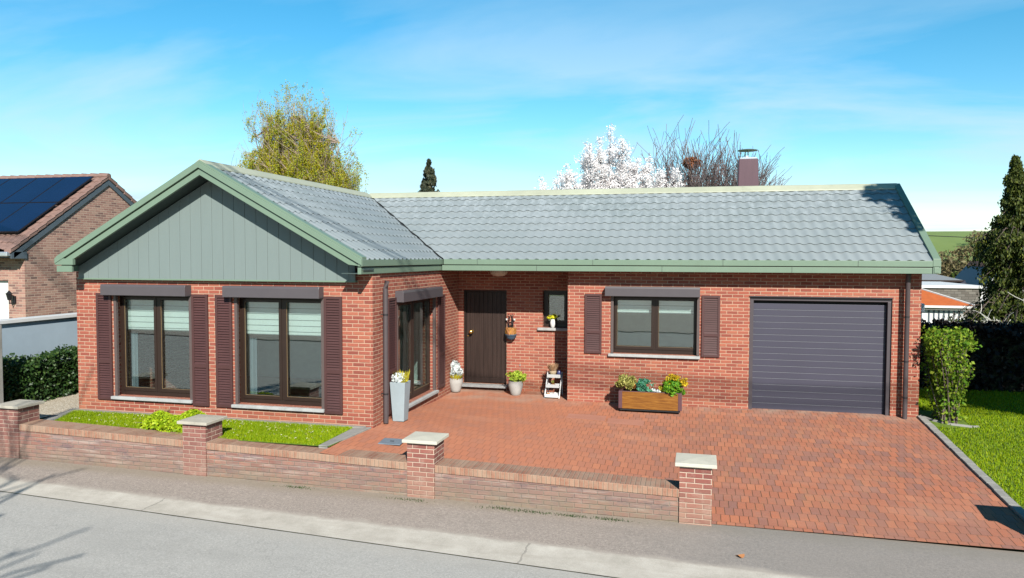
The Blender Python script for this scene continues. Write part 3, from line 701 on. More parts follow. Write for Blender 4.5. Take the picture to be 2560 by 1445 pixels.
# ---- fascias (two bands with a dark gap between)
def bandbox(x0, y0, x1, y1, name='fascia'):
    MB().box(x0, y0, 2.645, x1, y1, 2.752).build(name, M['green'], house, bev=.006)
bandbox(5.70, -.43, 14.73, -.375)
MB().box(5.66, -.41, 2.525, 14.70, -.365, 2.630).build('fascia', M['green'], house, bev=.006)
MB().box(5.66, -.38, 2.60, 14.68, -.37, 2.66).build('fascia_gap', M['dark'], house)
bandbox(5.60, -4.18, 5.672, -.36)
MB().box(5.585, -4.16, 2.525, 5.645, -.36, 2.630).build('fascia', M['green'], house, bev=.006)
MB().box(5.60, -4.15, 2.60, 5.61, -.38, 2.66).build('fascia_gap', M['dark'], house)
xf0 = 2*XR-5.665
bandbox(xf0-.007, -4.18, xf0+.065, 5.3)
MB().box(xf0+.015, -4.16, 2.525, xf0+.07, 5.3, 2.630).build('fascia', M['green'], house, bev=.006)
MB().box(xf0, -4.19, 2.645, xf0+.36, -4.128, 2.752).box(xf0+.015, -4.17, 2.525, xf0+.32, -4.128, 2.630).build('eave_end', M['green'], house, bev=.004)
for xx in (6.4, 8.7, 11.1, 13.4): MB().box(xx, -.4325, 2.647, xx+.006, -.4305, 2.75).build('fascia_joint', M['valley'], house)
for xx in (7.6, 10.0, 12.3): MB().box(xx, -.4125, 2.527, xx+.006, -.4105, 2.628).build('fascia_joint', M['valley'], house)
# rakes of the front gable: upper band proud of the lower band
def rake(sgn):
    xe = XR+sgn*2.805; 
    def P(x, z, y): return (x, y, z)
    sl_ = (ZR-ZT)/(5.64-XR)
    zt = lambda x, off: ZR+.035-abs(x-XR)*sl_+off
    # upper band
    MB().prism([(XR, -4.20, zt(XR, -.008)), (xe, -4.20, zt(xe, -.008)), (xe, -4.20, zt(xe, -.100)), (XR, -4.20, zt(XR, -.100))], (0, .10, 0)).build('rake_trim', M['green'], house, bev=.004)
    xi = XR+sgn*2.58
    MB().prism([(XR, -4.165, zt(XR, -.115)), (xe, -4.165, zt(xe, -.115)), (xi, -4.165, zt(xi, -.215)), (XR, -4.165, zt(XR, -.215))], (0, .05, 0)).build('rake_trim', M['green'], house, bev=.004)
    MB().prism([(XR, -4.14, zt(XR, -.06)), (xe-.05*sgn, -4.14, zt(xe-.05*sgn, -.06)), (xe-.05*sgn, -4.14, zt(xe-.05*sgn, -.13)), (XR, -4.14, zt(XR, -.13))], (0, .01, 0)).build('rake_gap', M['dark'], house)
    # top verge flashing seen on the tiles
    MB().prism([(XR, -4.16, zt(XR, .026)), (xe, -4.16, zt(xe, .026)), (xe, -4.16, zt(xe, -.012)), (XR, -4.16, zt(XR, -.012))], (0, .15, 0)).build('verge_flashing', M['green'], house)
    # soffit under the overhang
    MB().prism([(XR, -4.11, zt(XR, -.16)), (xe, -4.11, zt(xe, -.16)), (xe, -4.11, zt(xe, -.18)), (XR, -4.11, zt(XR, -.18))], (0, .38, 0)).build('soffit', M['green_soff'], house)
rake(1); rake(-1)
# verge at the right end of the main roof
sl_m = (ZR-ZT)/(YR+.39)
zt = lambda y, off: ZR+.035-abs(y-YR)*sl_m+off
for ye in (-.437, 2*YR+.437):
    MB().prism([(14.60, YR, zt(YR, .035)), (14.60, ye, zt(ye, .035)), (14.60, ye, zt(ye, -.10)), (14.60, YR, zt(YR, -.10))], (.12, 0, 0)).build('verge_trim', M['green'], house, bev=.004)
    MB().prism([(14.62, YR, zt(YR, -.115)), (14.62, ye, zt(ye, -.115)), (14.62, ye, zt(ye, -.21)), (14.62, YR, zt(YR, -.21))], (.075, 0, 0)).build('verge_trim', M['green'], house, bev=.004)
MB().box(14.605, -.428, 2.53, 14.727, -.10, 2.64).build('eave_end', M['green'], house)
# horizontal soffits
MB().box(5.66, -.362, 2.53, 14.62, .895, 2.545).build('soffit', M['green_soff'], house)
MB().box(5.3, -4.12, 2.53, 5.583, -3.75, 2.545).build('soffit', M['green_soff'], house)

# ---- windows
def window(Tw, u0, u1, z0, z1, boxd, sill_over=.05, blind=None, deep=.13, mull=True, boxh=.19, boxover=.10, rails=True, curtain=False, name='window', label=None, sillh=.055, frame_w=.055, outb=.02, tilt=.04):
    if label: pass
    wnd = MB(Tw); fr = frame_w
    o0, o1 = -deep-.06, -deep       # frame depth range (negative = inwards)
    e = .001
    wnd.box(u0+e, o0, z0+e, u0+fr, o1, z1-e).box(u1-fr, o0, z0+e, u1-e, o1, z1-e).box(u0+fr, o0, z1-fr, u1-fr, o1, z1-e).box(u0+fr, o0, z0+e, u1-fr, o1, z0+fr*1.4)
    root = wnd.build(name, M['frame'], house, bev=.004)
    cs = []
    um = (u0+u1)/2
    bays = [(u0+fr, um-.022), (um+.022, u1-fr)] if mull else [(u0+fr, u1-fr)]
    if mull: MB(Tw).box(um-.022, o0+.004, z0+fr*1.4, um+.022, o1+.004, z1-fr).build('mullion', M['frame'], root, bev=.003)
    for (a, b) in bays:
        zb, zt_ = z0+fr*1.4, z1-fr; sw_ = .05
        q = MB(Tw); oo0, oo1 = o0+.008, o1+.014
        q.box(a, oo0, zb, a+sw_, oo1, zt_).box(b-sw_, oo0, zb, b, oo1, zt_).box(a+sw_, oo0, zt_-sw_, b-sw_, oo1, zt_).box(a+sw_, oo0, zb, b-sw_, oo1, zb+sw_*1.2)
        q.build('sash', M['frame'], root, bev=.004)
        g = MB(Tw); ga, gb, gc, gd = a+sw_, b-sw_, zb+sw_*1.2, zt_-sw_
        t = .0035
        g.box(ga, oo1-.012, gc, ga+t, oo1-.005, gd).box(ga+t, oo1-.012, gc, gb, oo1-.005, gc+t).build('glazing_bead', M['bead'], root)
        MB(Tw).box(ga, o0+.02, gc, gb, o0+.028, gd).build('pane', M['glass'], root)
        if blind is not None:
            zz = z1-.02; bb = MB(Tw); bd = MB(Tw); bo = o0-.045
            while zz-.0 > blind:
                zl = max(blind, zz-.098)
                bb.box(a-.01, bo-.002, zl+.012, b+.01, bo+.004, zz)
                bd.box(a-.01, bo-.004, zl, b+.01, bo-.003, zl+.013); zz = zl
            bb.build('blind', M['blind'], root); bd.build('blind', M['blind_dark'], root)
            MB(Tw).box(a-.01, bo-.012, blind-.022, b+.01, bo+.014, blind-.002).build('blind_rail', M['frame'], root)
    if curtain:
        c = MB(Tw); n_ = 18; a = u0+fr+.02; wcur = .13; V = []; 
        for i in range(n_+1):
            uu = a+wcur*i/n_; oo = o0-.12+.022*math.sin(i*1.9)
            V += [(uu, oo, z0+.03), (uu, oo, z1-.05)]
        c.add(V, [(2*i, 2*i+2, 2*i+3, 2*i+1) for i in range(n_)]); c.build('curtain', M['curtain'], root, recalc=False)
    if rails:
        MB(Tw).box(u0-.005, -.04, z0, u0+.045, .014, z1+.002).build('guide_rail', M['rail'], root, bev=.003)
        MB(Tw).box(u1-.045, -.04, z0, u1+.005, .014, z1+.002).build('guide_rail', M['rail'], root, bev=.003)
    if boxd:
        x0, x1 = u0-boxover, u1+.005
        # roller shutter box with a sloping front face
        zt_ = z1+boxh-.02; zb = z1-.015
        MB(Tw).prism([(x0, .003, zb), (x0, boxd, zb-.0), (x0, boxd, zb+boxh*.80), (x0, boxd-.012, zt_), (x0, .003, zt_)], (x1-x0, 0, 0)).build('roller_box', M['box_metal'], root, bev=.004)
    MB(Tw).box(u0-sill_over, -deep+.02, z0-sillh, u1+sill_over*.4, .07, z0-.004).build('sill', M['bluestone'], root, bev=.006)
    return root
window(TY(YF), *W1, .17, blind=1.50, boxover=.13, curtain=True)
window(TY(YF), *W2, .17, blind=1.48, boxover=.12, curtain=True)
window(TY(0), *MW, .17, blind=1.70, boxover=.11)
window(TX(XW-.03), *SW, .16, boxover=.08, boxh=.20, deep=.11)
window(TY(.90), *KW, 0, rails=False, mull=False, deep=.12, sill_over=.10, sillh=.06)
# ---- louvred shutters
def shutter(Tw, u0, u1, z0, z1):
    q = MB(Tw); b = .042; o0, o1 = .004, .036
    q.box(u0, o0, z0, u0+b, o1, z1).box(u1-b, o0, z0, u1, o1, z1)
    zm = z0+(z1-z0)*.36
    q.box(u0+b, o0, z0, u1-b, o1, z0+b*1.1).box(u0+b, o0, z1-b*1.1, u1-b, o1, z1).box(u0+b, o0, zm-.032, u1-b, o1, zm+.032)
    fr = q.build('shutter', M['shutter'], house, bev=.003)
    l = MB(Tw)
    for (a, c) in ((z0+b*1.1, zm-.032), (zm+.032, z1-b*1.1)):
        n_ = int((c-a)/.042); h = (c-a)/n_
        for i in range(n_):
            z = a+i*h
            l.prism([(u0+b, .032, z+.002), (u0+b, .030, z+.008), (u0+b, .008, z+h-.001), (u0+b, .008, z+h-.009)], (u1-u0-2*b, 0, 0))
    l.build('louvres', M['shutter'], fr)
    MB(Tw).box(u0+b, o0-.002, z0+b, u1-b, .006, z1-b).build('backing', M['dark'], fr)
for (a, b, c, d) in ((.43, .735, .285, 2.15), (2.34, 2.65, .265, 2.155), (2.795, 3.105, .265, 2.15), (4.785, 5.10, .255, 2.155)): shutter(TY(YF), a, b, c, d)
for (a, b) in ((8.50, 8.835), (10.745, 11.08)): shutter(TY(0), a, b, .90, 2.075)
shutter(TX(XW-.03), -3.06, -2.70, .14, 2.10); shutter(TX(XW-.03), -.50, -.10, .14, 2.03)

# ---- front door
dY = TY(.90)
dr = MB(dY); dr.box(DR[0]+.002, -.13, DR[2], DR[0]+.035, -.02, DR[3]-.002).box(DR[1]-.035, -.13, DR[2], DR[1]-.002, -.02, DR[3]-.002).box(DR[0]+.035, -.13, DR[3]-.035, DR[1]-.035, -.02, DR[3]-.002)
doorf = dr.build('door_frame', M['frame'], house, bev=.004)
dm = MB(dY); n_ = 9; uw = (DR[1]-DR[0]-.08)/n_
for i in range(n_): dm.box(DR[0]+.04+i*uw+.002, -.11, DR[2]+.12, DR[0]+.04+(i+1)*uw-.002, -.06, DR[3]-.04)
dm.box(DR[0]+.04, -.112, DR[2]+.01, DR[1]-.04, -.055, DR[2]+.118); dm.box(DR[0]+.042, -.115, DR[2]+.12, DR[1]-.042, -.075, DR[3]-.045)
door = dm.build('front_door', M['door'], house, bev=.003)
MB().lathe((0,0,0), [(.001,0)], 3) if False else None
kb = MB(); kb.tube([(5.885, .955, 1.165), (5.885, .90, 1.165)], [.014, .014], 12); kb.ball((5.885, .872, 1.165), .046, 16); kb.tube([(5.885, .955, 1.165), (5.885, .948, 1.165)], .04, 16)
MB().tube([(5.80, .955, 1.07), (5.80, .94, 1.07)], .018, 12).build('keyhole', M['brass'], door)
kb.build('door_knob', M['brass'], door, smooth=True)
MB().box(5.62, .74, -.025, 6.72, .952, .035).build('doorstep', M['bluestone'], house, bev=.008)
MB().box(5.455, .872, 1.22, 5.485, .897, 1.31).build('doorbell', M['white'], house, bev=.004)
MB().lathe((6.66, .30, 2.50), [(.19, .028), (.19, .0), (.175, -.045), (.12, -.09), (.03, -.105)], 28).build('porch_lamp', M['lampglass'], house, smooth=True)
MB().lathe((6.98,.893,.47), [(.012,-.02),(.012,.02)], 8).build('hose_tap', M['galv'], house)

# ---- garage door
gd = MB(); X0, X1 = GW[0]+.075, GW[1]-.075; n_ = 17; zb, zt2 = -.075, 1.94; hh = (zt2-zb)/n_
for i in range(n_): gd.box(X0, .12, zb+i*hh+.003, X1, .15, zb+(i+1)*hh-.003)
gd.box(X0, .128, zb, X1, .155, zt2)
gar = gd.build('garage_door', M['garage'], house, bev=.003)
gl = MB()
for i in range(1, n_): gl.box(X0+.002, .1175, zb+i*hh-.0045, X1-.002, .1195, zb+i*hh+.0005)
gl.build('joint_highlight', M['garage_highlight'], gar)
MB().box(GW[0]+.002, .03, -.11, X0-.005, .155, 1.995).box(X1+.005, .03, -.11, GW[1]-.002, .155, 1.995).box(GW[0]+.002, .03, 1.997, GW[1]-.002, .155, GW[3]-.002).build('garage_frame', M['brown_metal'], house, bev=.004)
MB().box(GW[0]+.01, .16, -.3, GW[1]-.01, .3, 2.0).build('garage_backing', M['dark'], house)
MB().box(GW[0]-.005, -.035, GW[3]-.002, GW[1]+.005, -.002, GW[3]+.012).build('lintel_flashing', M['brown_metal'], house)

# ---- downpipes
def downpipe(x, y, z0, z1, wx, wy, br):
    q = MB(); q.tube([(x+wx*.35, y+wy*.35, z1+.12), (x, y, z1), (x, y, z0)], [.042, .042, .042], 16)
    dpo = q.build('downpipe', M['pipe'], house, smooth=True)
    for z in br:
        MB().tube([(x, y, z-.012), (x, y, z+.012)], .044, 16).tube([(x, y, z), (x-wx, y-wy, z)], .008, 6).build('bracket', M['metal_art'], dpo)
    return dpo
downpipe(14.29, -.135, -.10, 2.40, 0, -.135, (1.75, .95, .3))
downpipe(5.69, -3.34, .07, 2.28, .085, 0, (1.85, .55))
# ---- chimney
ch = MB(); 
cx, cy = 11.84, 4.2; zc0, zc1 = 3.1, 5.16
ch.add([(cx-.27, cy-.24, zc0), (cx+.27, cy-.24, zc0), (cx+.27, cy+.24, zc0), (cx-.27, cy+.24, zc0), (cx-.225, cy-.2, zc1), (cx+.225, cy-.2, zc1), (cx+.225, cy+.2, zc1), (cx-.225, cy+.2, zc1)], [(0,3,2,1),(4,5,6,7),(0,1,5,4),(1,2,6,5),(2,3,7,6),(3,0,4,7)])
chim = ch.build('chimney', M['chimney'], house, bev=.025)
MB().box(cx-.19, cy-.17, zc1+.002, cx+.19, cy+.17, zc1+.03).tube([(cx-.03, cy, zc1+.03), (cx-.03, cy, zc1+.09)], .06, 14).build('flue', M['galv'], chim)
MB().tube([(cx-.06, cy, zc1+.03), (cx-.06, cy, zc1+.22)], .012, 8).tube([(cx+.0, cy, zc1+.03), (cx+.0, cy, zc1+.22)], .012, 8).lathe((cx-.01, cy, zc1+.21), [(.235, 0), (.24, .008), (.14, .03), (.02, .04)], 24).build('rain_cap', M['steel'], chim)

# ---- plinth strips of concrete at the wing and lawn edging
tag(MB().box(-.01, YF-.13, .03, 5.50, YF-.004, .088).build('concrete_strip', M['concrete'], bev=.01), kind='structure')
tag(MB().prism([(5.34, -4.97, .0), (5.48, -4.97, .0), (5.60, YF-.02, .0), (5.34, YF-.132, .0)], (0, 0, .083)).build('lawn_edging', M['concrete'], bev=.008), kind='structure')
tag(MB().prism([(.02, YF-.01, .02), (-.12, YF-.01, .02), (.20, -5.0, .02), (.50, -4.95, .02)], (0, 0, .07)).build('lawn_edging', M['slate'] if False else M['concrete'], bev=.008), kind='structure')
# ---- right kerb along the driveway
q = MB(); ys = np.linspace(.0, -5.24, 22)
for a, b in zip(ys[:-1], ys[1:]):
    z0, z1 = zg(14.56, a), zg(14.56, b)
    jx = rnd.uniform(-.006, .006)
    q.add([(14.53+jx, a, z0-.15), (14.65+jx, a, z0-.15), (14.65+jx, b+.004, z1-.15), (14.53+jx, b+.004, z1-.15), (14.53+jx, a, z0+.035), (14.65+jx, a, z0+.035), (14.65+jx, b+.004, z1+.035), (14.53+jx, b+.004, z1+.035)], [(0,3,2,1),(4,5,6,7),(0,1,5,4),(1,2,6,5),(2,3,7,6),(3,0,4,7)])
tag(q.build('kerb', M['concrete'], bev=.008), kind='structure')
q = MB(); pts = [(14.60, .02), (14.72, -.24), (14.95, -.42), (15.25, -.52), (15.35, -.5)]
for a, b in zip(pts[:-1], pts[1:]):
    q.tube([(a[0], a[1], zg(15, a[1])+.01), (b[0], b[1], zg(15, b[1])+.01)], .035, 8)
tag(q.build('bed_edging', M['concrete']), kind='structure')

# ------------------------------------------------------------------ low front wall and pillars
th = R(-.7115); cd, sd = math.cos(th), math.sin(th)
# u runs along the wall, o is the distance towards the street
TF = lambda u, o, z: (-.102+cd*u+sd*o, -5.181+sd*u-cd*o, z)
fence = empty('front_wall', (5.2, -5.2, -.45), 'low weathered brick boundary wall along the pavement with a brick-on-edge coping', 'wall')
ztop = lambda u: .118-.0225*u if True else 0
pt = [0.0, 3.39, 6.92, 10.52]; PW = .39
segs = [(-14.0, -.005)] + [(pt[i]+PW+.001, pt[i+1]-.001) for i in range(3)]
zf_base = lambda u: -.70
for (a, b) in segs:
    m_ = MB(TF)
    m_.add([(a, -.375, -.8), (b, -.375, -.8), (b, -.022, -.8), (a, -.022, -.8), (a, -.375, ztop(a)-.058), (b, -.375, ztop(b)-.058), (b, -.022, ztop(b)-.058), (a, -.022, ztop(a)-.058)], [(0,3,2,1),(4,5,6,7),(0,1,5,4),(1,2,6,5),(2,3,7,6),(3,0,4,7)])
    m_.build('wall_panel', M['fence_brick'], fence)
    m_ = MB(TF)
    m_.add([(a, -.385, ztop(a)-.056), (b, -.385, ztop(b)-.056), (b, -.006, ztop(b)-.056), (a, -.006, ztop(a)-.056), (a, -.385, ztop(a)+.047), (b, -.385, ztop(b)+.047), (b, -.006, ztop(b)+.047), (a, -.006, ztop(a)+.047)], [(0,3,2,1),(4,5,6,7),(0,1,5,4),(1,2,6,5),(2,3,7,6),(3,0,4,7)])
    m_.build('coping', M['coping_brick'], fence, bev=.008)
labels = ['brick gate pillar with grey concrete cap at the left edge beside the gravel path', 'brick pillar with grey concrete cap in front of the small lawn and shrub',
          'brick pillar with pale concrete cap in the middle of the low wall, in front of the paving', 'brick pillar with nearly white cap ending the low wall at the driveway',
          'brick pillar with pale cap at the right foot of the driveway by the kerb']
plist = [(0.0, .40), (3.39, .34), (6.92, .29), (10.52, .23), (14.72, .22)]
for i, (u, ztp) in enumerate(plist):
    base = TF(u+PW/2, -PW/2, -.5)
    pil = empty('brick_pillar', base, labels[i], 'pillar', 'brick pillars of the front wall')
    MB(TF).box(u, -PW, -.75, u+PW, 0, ztp).build('shaft', M['pillar_brick'], pil)
    MB(TF).add([(u-.055, -PW-.055, ztp+.001), (u+PW+.055, -PW-.055, ztp+.001), (u+PW+.055, .055, ztp+.001), (u-.055, .055, ztp+.001),
                (u-.055, -PW-.055, ztp+.045), (u+PW+.055, -PW-.055, ztp+.045), (u+PW+.055, .055, ztp+.045), (u-.055, .055, ztp+.045), (u+PW/2, -PW/2, ztp+.060)],
               [(0,3,2,1),(0,1,5,4),(1,2,6,5),(2,3,7,6),(3,0,4,7),(4,5,8),(5,6,8),(6,7,8),(7,4,8)]).build('cap', M['cap'] if i < 2 else M['cap_new'], pil, bev=.006)

# ------------------------------------------------------------------ foliage helpers
def cards(P, size, r, jit=.5, elong=1.0, updir=None, flat=0.0):
    """random 4-gon leaf cards around points P"""
    k = len(P); s_ = size*r.uniform(1-jit, 1+jit, k)
    a = r.normal(size=(k, 3)); 
    if updir is not None: a = a*.45+np.array(updir)
    a /= np.linalg.norm(a, axis=1)[:, None]
    b = r.normal(size=(k, 3)); b -= (b*a).sum(1)[:, None]*a; b /= np.linalg.norm(b, axis=1)[:, None]
    A = a*s_[:, None]*elong; B = b*s_[:, None]*.55
    V = np.stack([P-A*.5, P+B*.6-A*.05, P+A*.5, P-B*.6-A*.05], 1).reshape(-1, 3)
    return V, np.arange(4*k).reshape(k, 4)
def ellipsoid(r, n_, c, rad, shell=.5, half=False):
    d = r.normal(size=(n_, 3)); d /= np.linalg.norm(d, axis=1)[:, None]
    if half: d[:, 2] = np.abs(d[:, 2])
    t = r.uniform(shell, 1, n_)**.6
    return np.array(c)+d*t[:, None]*np.array(rad)
def clumpy(r, n_, c, rad, nc=14, cs=.35):
    cc = ellipsoid(r, nc, c, np.array(rad)*(1-cs*.6), .5)
    i = r.randint(0, nc, n_); d = r.normal(size=(n_, 3)); d /= np.linalg.norm(d, axis=1)[:, None]
    t = r.uniform(.3, 1, n_)**.5; w_ = r.uniform(.7, 1.25, nc)
    return cc[i]+d*(t*w_[i])[:, None]*np.array(rad)*cs
def spikes(r, n_, c, base_r, ln, spread, wd=.006):
    a = r.uniform(0, 2*np.pi, n_); q = r.uniform(0, 1, n_)**.5*base_r
    b0 = np.array(c)+np.stack([np.cos(a)*q, np.sin(a)*q, np.zeros(n_)], 1)
    L_ = ln*r.uniform(.6, 1.1, n_); sp = spread*r.uniform(.0, 1, n_); aa = a+r.normal(0, .5, n_)
    tip = b0+np.stack([np.cos(aa)*sp, np.sin(aa)*sp, np.ones(n_)], 1)*L_[:, None]
    mid = (b0+tip)/2+r.normal(0, .006, (n_, 3)); w_ = np.stack([-np.sin(aa), np.cos(aa), np.zeros(n_)], 1)*wd
    V = np.stack([b0-w_*.5, mid+w_, tip, mid-w_], 1).reshape(-1, 3)
    return V, np.arange(4*n_).reshape(n_, 4)
def cat(*vf):
    V = []; F = []; o = 0
    for v, f in vf: V.append(v); F.append(f+o); o += len(v)
    return np.concatenate(V), np.concatenate(F)
def grow(r, mb, p, d, L_, rad, depth, P, twigs, seg=4):
    """recursive branch; records twig points"""
    pts = [p.copy()]; rads = [rad]; step = L_/seg; dd = d.copy()
    for i in range(seg):
        dd = dd+r.normal(0, P['wob'], 3); dd[2] += P['up'][min(depth, len(P['up'])-1)]; dd /= np.linalg.norm(dd)
        p = p+dd*step; pts.append(p.copy()); rads.append(max(P['rmin'], rad*(1-(i+1)/seg*(1-P['taper']))))
    mb.tube(pts, rads, 5 if rad > .03 else 3, caps=False)
    if depth >= P['depth']:
        twigs += pts[1:]; return
    if depth >= P.get('leaf_from', 99): twigs += pts[1:]
    nch = P['n'][min(depth, len(P['n'])-1)]
    for k in range(nch):
        t = P['start']+(1-P['start'])*(k+r.uniform(.2, 1))/nch; i = min(seg-1, int(t*seg)); f = t*seg-i
        q = pts[i]*(1-f)+pts[i+1]*f if i < seg else pts[-1]
        ax = r.normal(size=3); ax -= ax.dot(dd)*dd; ax /= np.linalg.norm(ax)
        an = P['ang']*r.uniform(.6, 1.3); nd = dd*math.cos(an)+ax*math.sin(an)
        grow(r, mb, q, nd, L_*P['lr']*r.uniform(.7, 1.15), max(P['rmin'], rads[i]*.6), depth+1, P, twigs, seg)

# ---- birch
def birch():
    r = np.random.RandomState(11); base = np.array([-8.0, 18.0, -1.4])
    t = empty('birch_tree', tuple(base), 'tall birch in young yellow-green leaf rising behind the green gable', 'tree')
    tr = MB(); tw = MB(); LP = []; LG = []
    tops = []
    for (dx0, topx, topz, rr) in ((0, -.2, 10.2, .16), (-.3, -2.2, 8.6, .10), (.5, 1.3, 9.5, .12), (.8, 2.2, 8.2, .09), (-.1, -1.2, 9.6, .10)):
        pts = [base+np.array([dx0*.3, 0, 0])]
        for i in range(1, 8):
            f = i/7; pts.append(base+np.array([dx0+(topx-dx0)*f**1.5+r.normal(0, .06), r.normal(0, .25)*f, (topz-base[2])*f]))
        tr.tube(pts, [rr*(1-.85*i/7) for i in range(8)], 7, caps=False); tops.append(pts)
    tr.build('trunk', M['bark_birch'], t, smooth=True)
    C = np.array([-8.05, 18, 5.7]); RAD = np.array([3.55, 3.0, 5.0])
    for k in range(760):
        pts = tops[r.randint(5)]
        # strand start on a limb reaching towards the envelope
        d = r.normal(size=3); d[2] = abs(d[2])*.9+.15; d /= np.linalg.norm(d)
        tgt = C+d*RAD*r.uniform(.45, 1.02); 
        ok_ = [q_ for q_ in pts[1:] if q_[2] < tgt[2]-.9]
        p = (ok_[-1-r.randint(min(2, len(ok_)))] if ok_ else pts[1]).copy()
        mid = p*.5+tgt*.5+r.normal(0, .12, 3)+np.array([0, 0, -.12*abs(tgt[0]-p[0])])
        tw.tube([p, mid, tgt], [.022, .014, .007], 3, caps=False)
        outer = np.linalg.norm((tgt-C)/RAD)
        topness = (tgt[2]-5.4)/4.9+.25*(outer-.8)
        # drooping strands
        for j in range(r.randint(2, 5)):
            f = r.uniform(.45, 1); s0 = p*(1-f)+tgt*f; L_ = r.uniform(.5, 1.6)*(1.25 if outer > .8 else 1)
            if topness > .62: # upright bare tips at the top
                s1 = s0+np.array([r.normal(0, .10), r.normal(0, .1), L_*.40]); e1 = s1+np.array([r.normal(0, .1), 0, L_*.15])
            else:
                hx = d[0]*.22+r.normal(0, .08); s1 = s0+np.array([hx, r.normal(0, .1), -.3*L_]); e1 = s1+np.array([hx*.3, 0, -.7*L_])
            tw.tube([s0, s1, e1], [.006, .005, .003], 3, caps=False)
            nl = r.poisson(34 if (outer < .92 and topness < .74) else (9.0 if topness < .66 else 3))
            for q in range(nl):
                g = r.uniform(); pp = (s0*(1-g)+s1*g) if r.uniform() < .4 else (s1*(1-g)+e1*g)
                for _ in range(5): (LP if r.uniform() < (.72 if outer < .8 else .35) else LG).append(pp+r.normal(0, .06, 3))
    tw.build('branches', M['twig'], t, recalc=False)
    V, F = cards(np.array(LP), .058, r); mesh_np('leaves', V, F, M['birch_leaf'], t, 4)
    V, F = cards(np.array(LG), .056, r); mesh_np('leaves', V, F, M['birch_leaf_g'], t, 4)
birch()
# ---- cherry in blossom
def cherry():
    r = np.random.RandomState(5); base = np.array([7.1, 14.0, -.9])
    t = empty('cherry_tree', tuple(base), 'cherry tree covered in white blossom behind the main roof ridge', 'tree')
    tr = MB(); tr.tube([base, base+np.array([.05, 0, 1.5]), base+np.array([0, 0, 2.6])], [.2, .16, .14], 8, caps=False)
    tr.build('trunk', M['bark'], t, smooth=True)
    br = MB(); B = []
    st = base+np.array([0, 0, 2.4])
    spec = [(.4,7.85),(0.05,7.3),(-.35,7.15),(-.75,6.9),(-.55,7.25),(.9,7.25),(1.15,6.6),(1.5,6.55),(-1.2,6.35),(-1.6,6.1),(-2.25,5.9),(1.9,6.6),(.65,6.9),(2.4,6.3),(-.1,6.7),(-1.0,6.0),(.2,6.3),(2.9,6.25),(1.7,6.0),(-1.8,5.9),(.5,6.1),(1.0,6.1)]
    for (ox, zt_) in spec:
        tip = np.array([7.1+ox, 14+r.normal(0, .5), zt_]); m1 = st*.45+tip*.55+np.array([ox*.22, 0, -.6]); pts = [st, m1*.6+st*.4, m1, (m1+tip)/2+r.normal(0, .05, 3), tip]
        br.tube(pts, [.07, .05, .035, .02, .006], 5, caps=False)
        for k in range(80):
            f = r.uniform(.25, 1)**.8; i = int(f*3.999); g = f*4-i; p = np.array(pts[i])*(1-g)+np.array(pts[i+1])*g
            hgt = (tip[2]-p[2])
            if hgt < .55: # slender wand at the top
                B.append(p+r.normal(0, .03, 3))
            else:
                d = np.array([r.normal(0, 1)*.4, r.normal(0, 1)*.4, r.uniform(.1, .8)]); e = p+d*r.uniform(.25, .85)
                br.tube([p, e], [.012, .004], 3, caps=False)
                for q in range(4): B.append(p+(e-p)*r.uniform(.2, 1)+r.normal(0, .03, 3))
    br.build('branches', M['twig_pale'], t, recalc=False)
    B = np.array(B); P = np.repeat(B, 20, 0)+r.normal(0, .065, (len(B)*20, 3))
    V, F = cards(P, .058, r, elong=.8); mesh_np('blossom', V, F, M['blossom'], t, 4)
cherry()
# ---- bare trees behind the ridge
def bare_tree(x, y, zb, top, lab, seed, spread=.5, n=(12, 10, 9), group='leafless trees behind the roof', m='twig_pale', L0=.35, rmin=.0098):
    r = np.random.RandomState(seed); base = np.array([x, y, zb]); H = top-zb
    t = empty('bare_tree', tuple(base), lab, 'tree', group)
    tr = MB(); fork = base+np.array([0, 0, H*.46]); tr.tube([base, (base+fork)/2+r.normal(0, .05, 3), fork], [.17, .13, .10], 8, caps=False)
    tr.build('trunk', M['bark'], t, smooth=True)
    br = MB(); tw = []
    P = dict(wob=.10, up=[.06, .10, .10, .08], rmin=rmin, taper=.35, depth=3, n=n, start=.2, ang=spread, lr=.62)
    for k in range(n[0]):
        a = 2*math.pi*k/n[0]+r.uniform(-.3, .3); sp = r.uniform(.25, .95)
        d = np.array([math.cos(a)*sp, math.sin(a)*sp, 1.0]); d /= np.linalg.norm(d)
        grow(r, br, fork-np.array([0, 0, r.uniform(0, .6)]), d, H*L0*r.uniform(.85, 1.15), .055, 1, P, tw, 4)
    br.build('branches', M[m], t, recalc=False)
    return t
bare_tree(10.5, 20, -1.5, 7.7, 'leafless spreading tree around the rusty twig ball, behind the ridge', 3)
bare_tree(12.2, 21, -1.5, 8.1, 'leafless fan-shaped tree directly left of the chimney', 9)
bare_tree(9.4, 20.5, -1.5, 7.0, 'smaller leafless tree between the blossom and the nest tree', 21)
bare_tree(13.6, 22, -1.5, 6.8, 'small leafless tree half hidden behind the chimney', 31)
bare_tree(-13.5, 24, -1, 7.6, 'pale bare treetop beyond the brown neighbouring gable', 41, group=None)
tb = MB().tube([(10.55, 20, -1.5), (10.45, 20, 3), (10.5, 20, 6.9)], [.16, .12, .07], 7)
for k_ in range(9): tb.tube([(10.5, 20, 6.6+.04*k_), (10.5+.5*math.sin(k_*2.3), 20+.4*math.cos(k_), 7.3+.1*k_%1)], [.02, .008], 4)
tag(tb.build('pollard_tree', M['bark_ochre'], smooth=True), 'slim ochre barked tree trunk carrying the round twig ball', 'tree')
r = np.random.RandomState(8); P = np.concatenate([ellipsoid(r, 1100, (10.5, 20, 7.08), (.27, .27, .22), .1), ellipsoid(r, 500, (10.55, 20, 7.05), (.42, .38, .30), .3)])
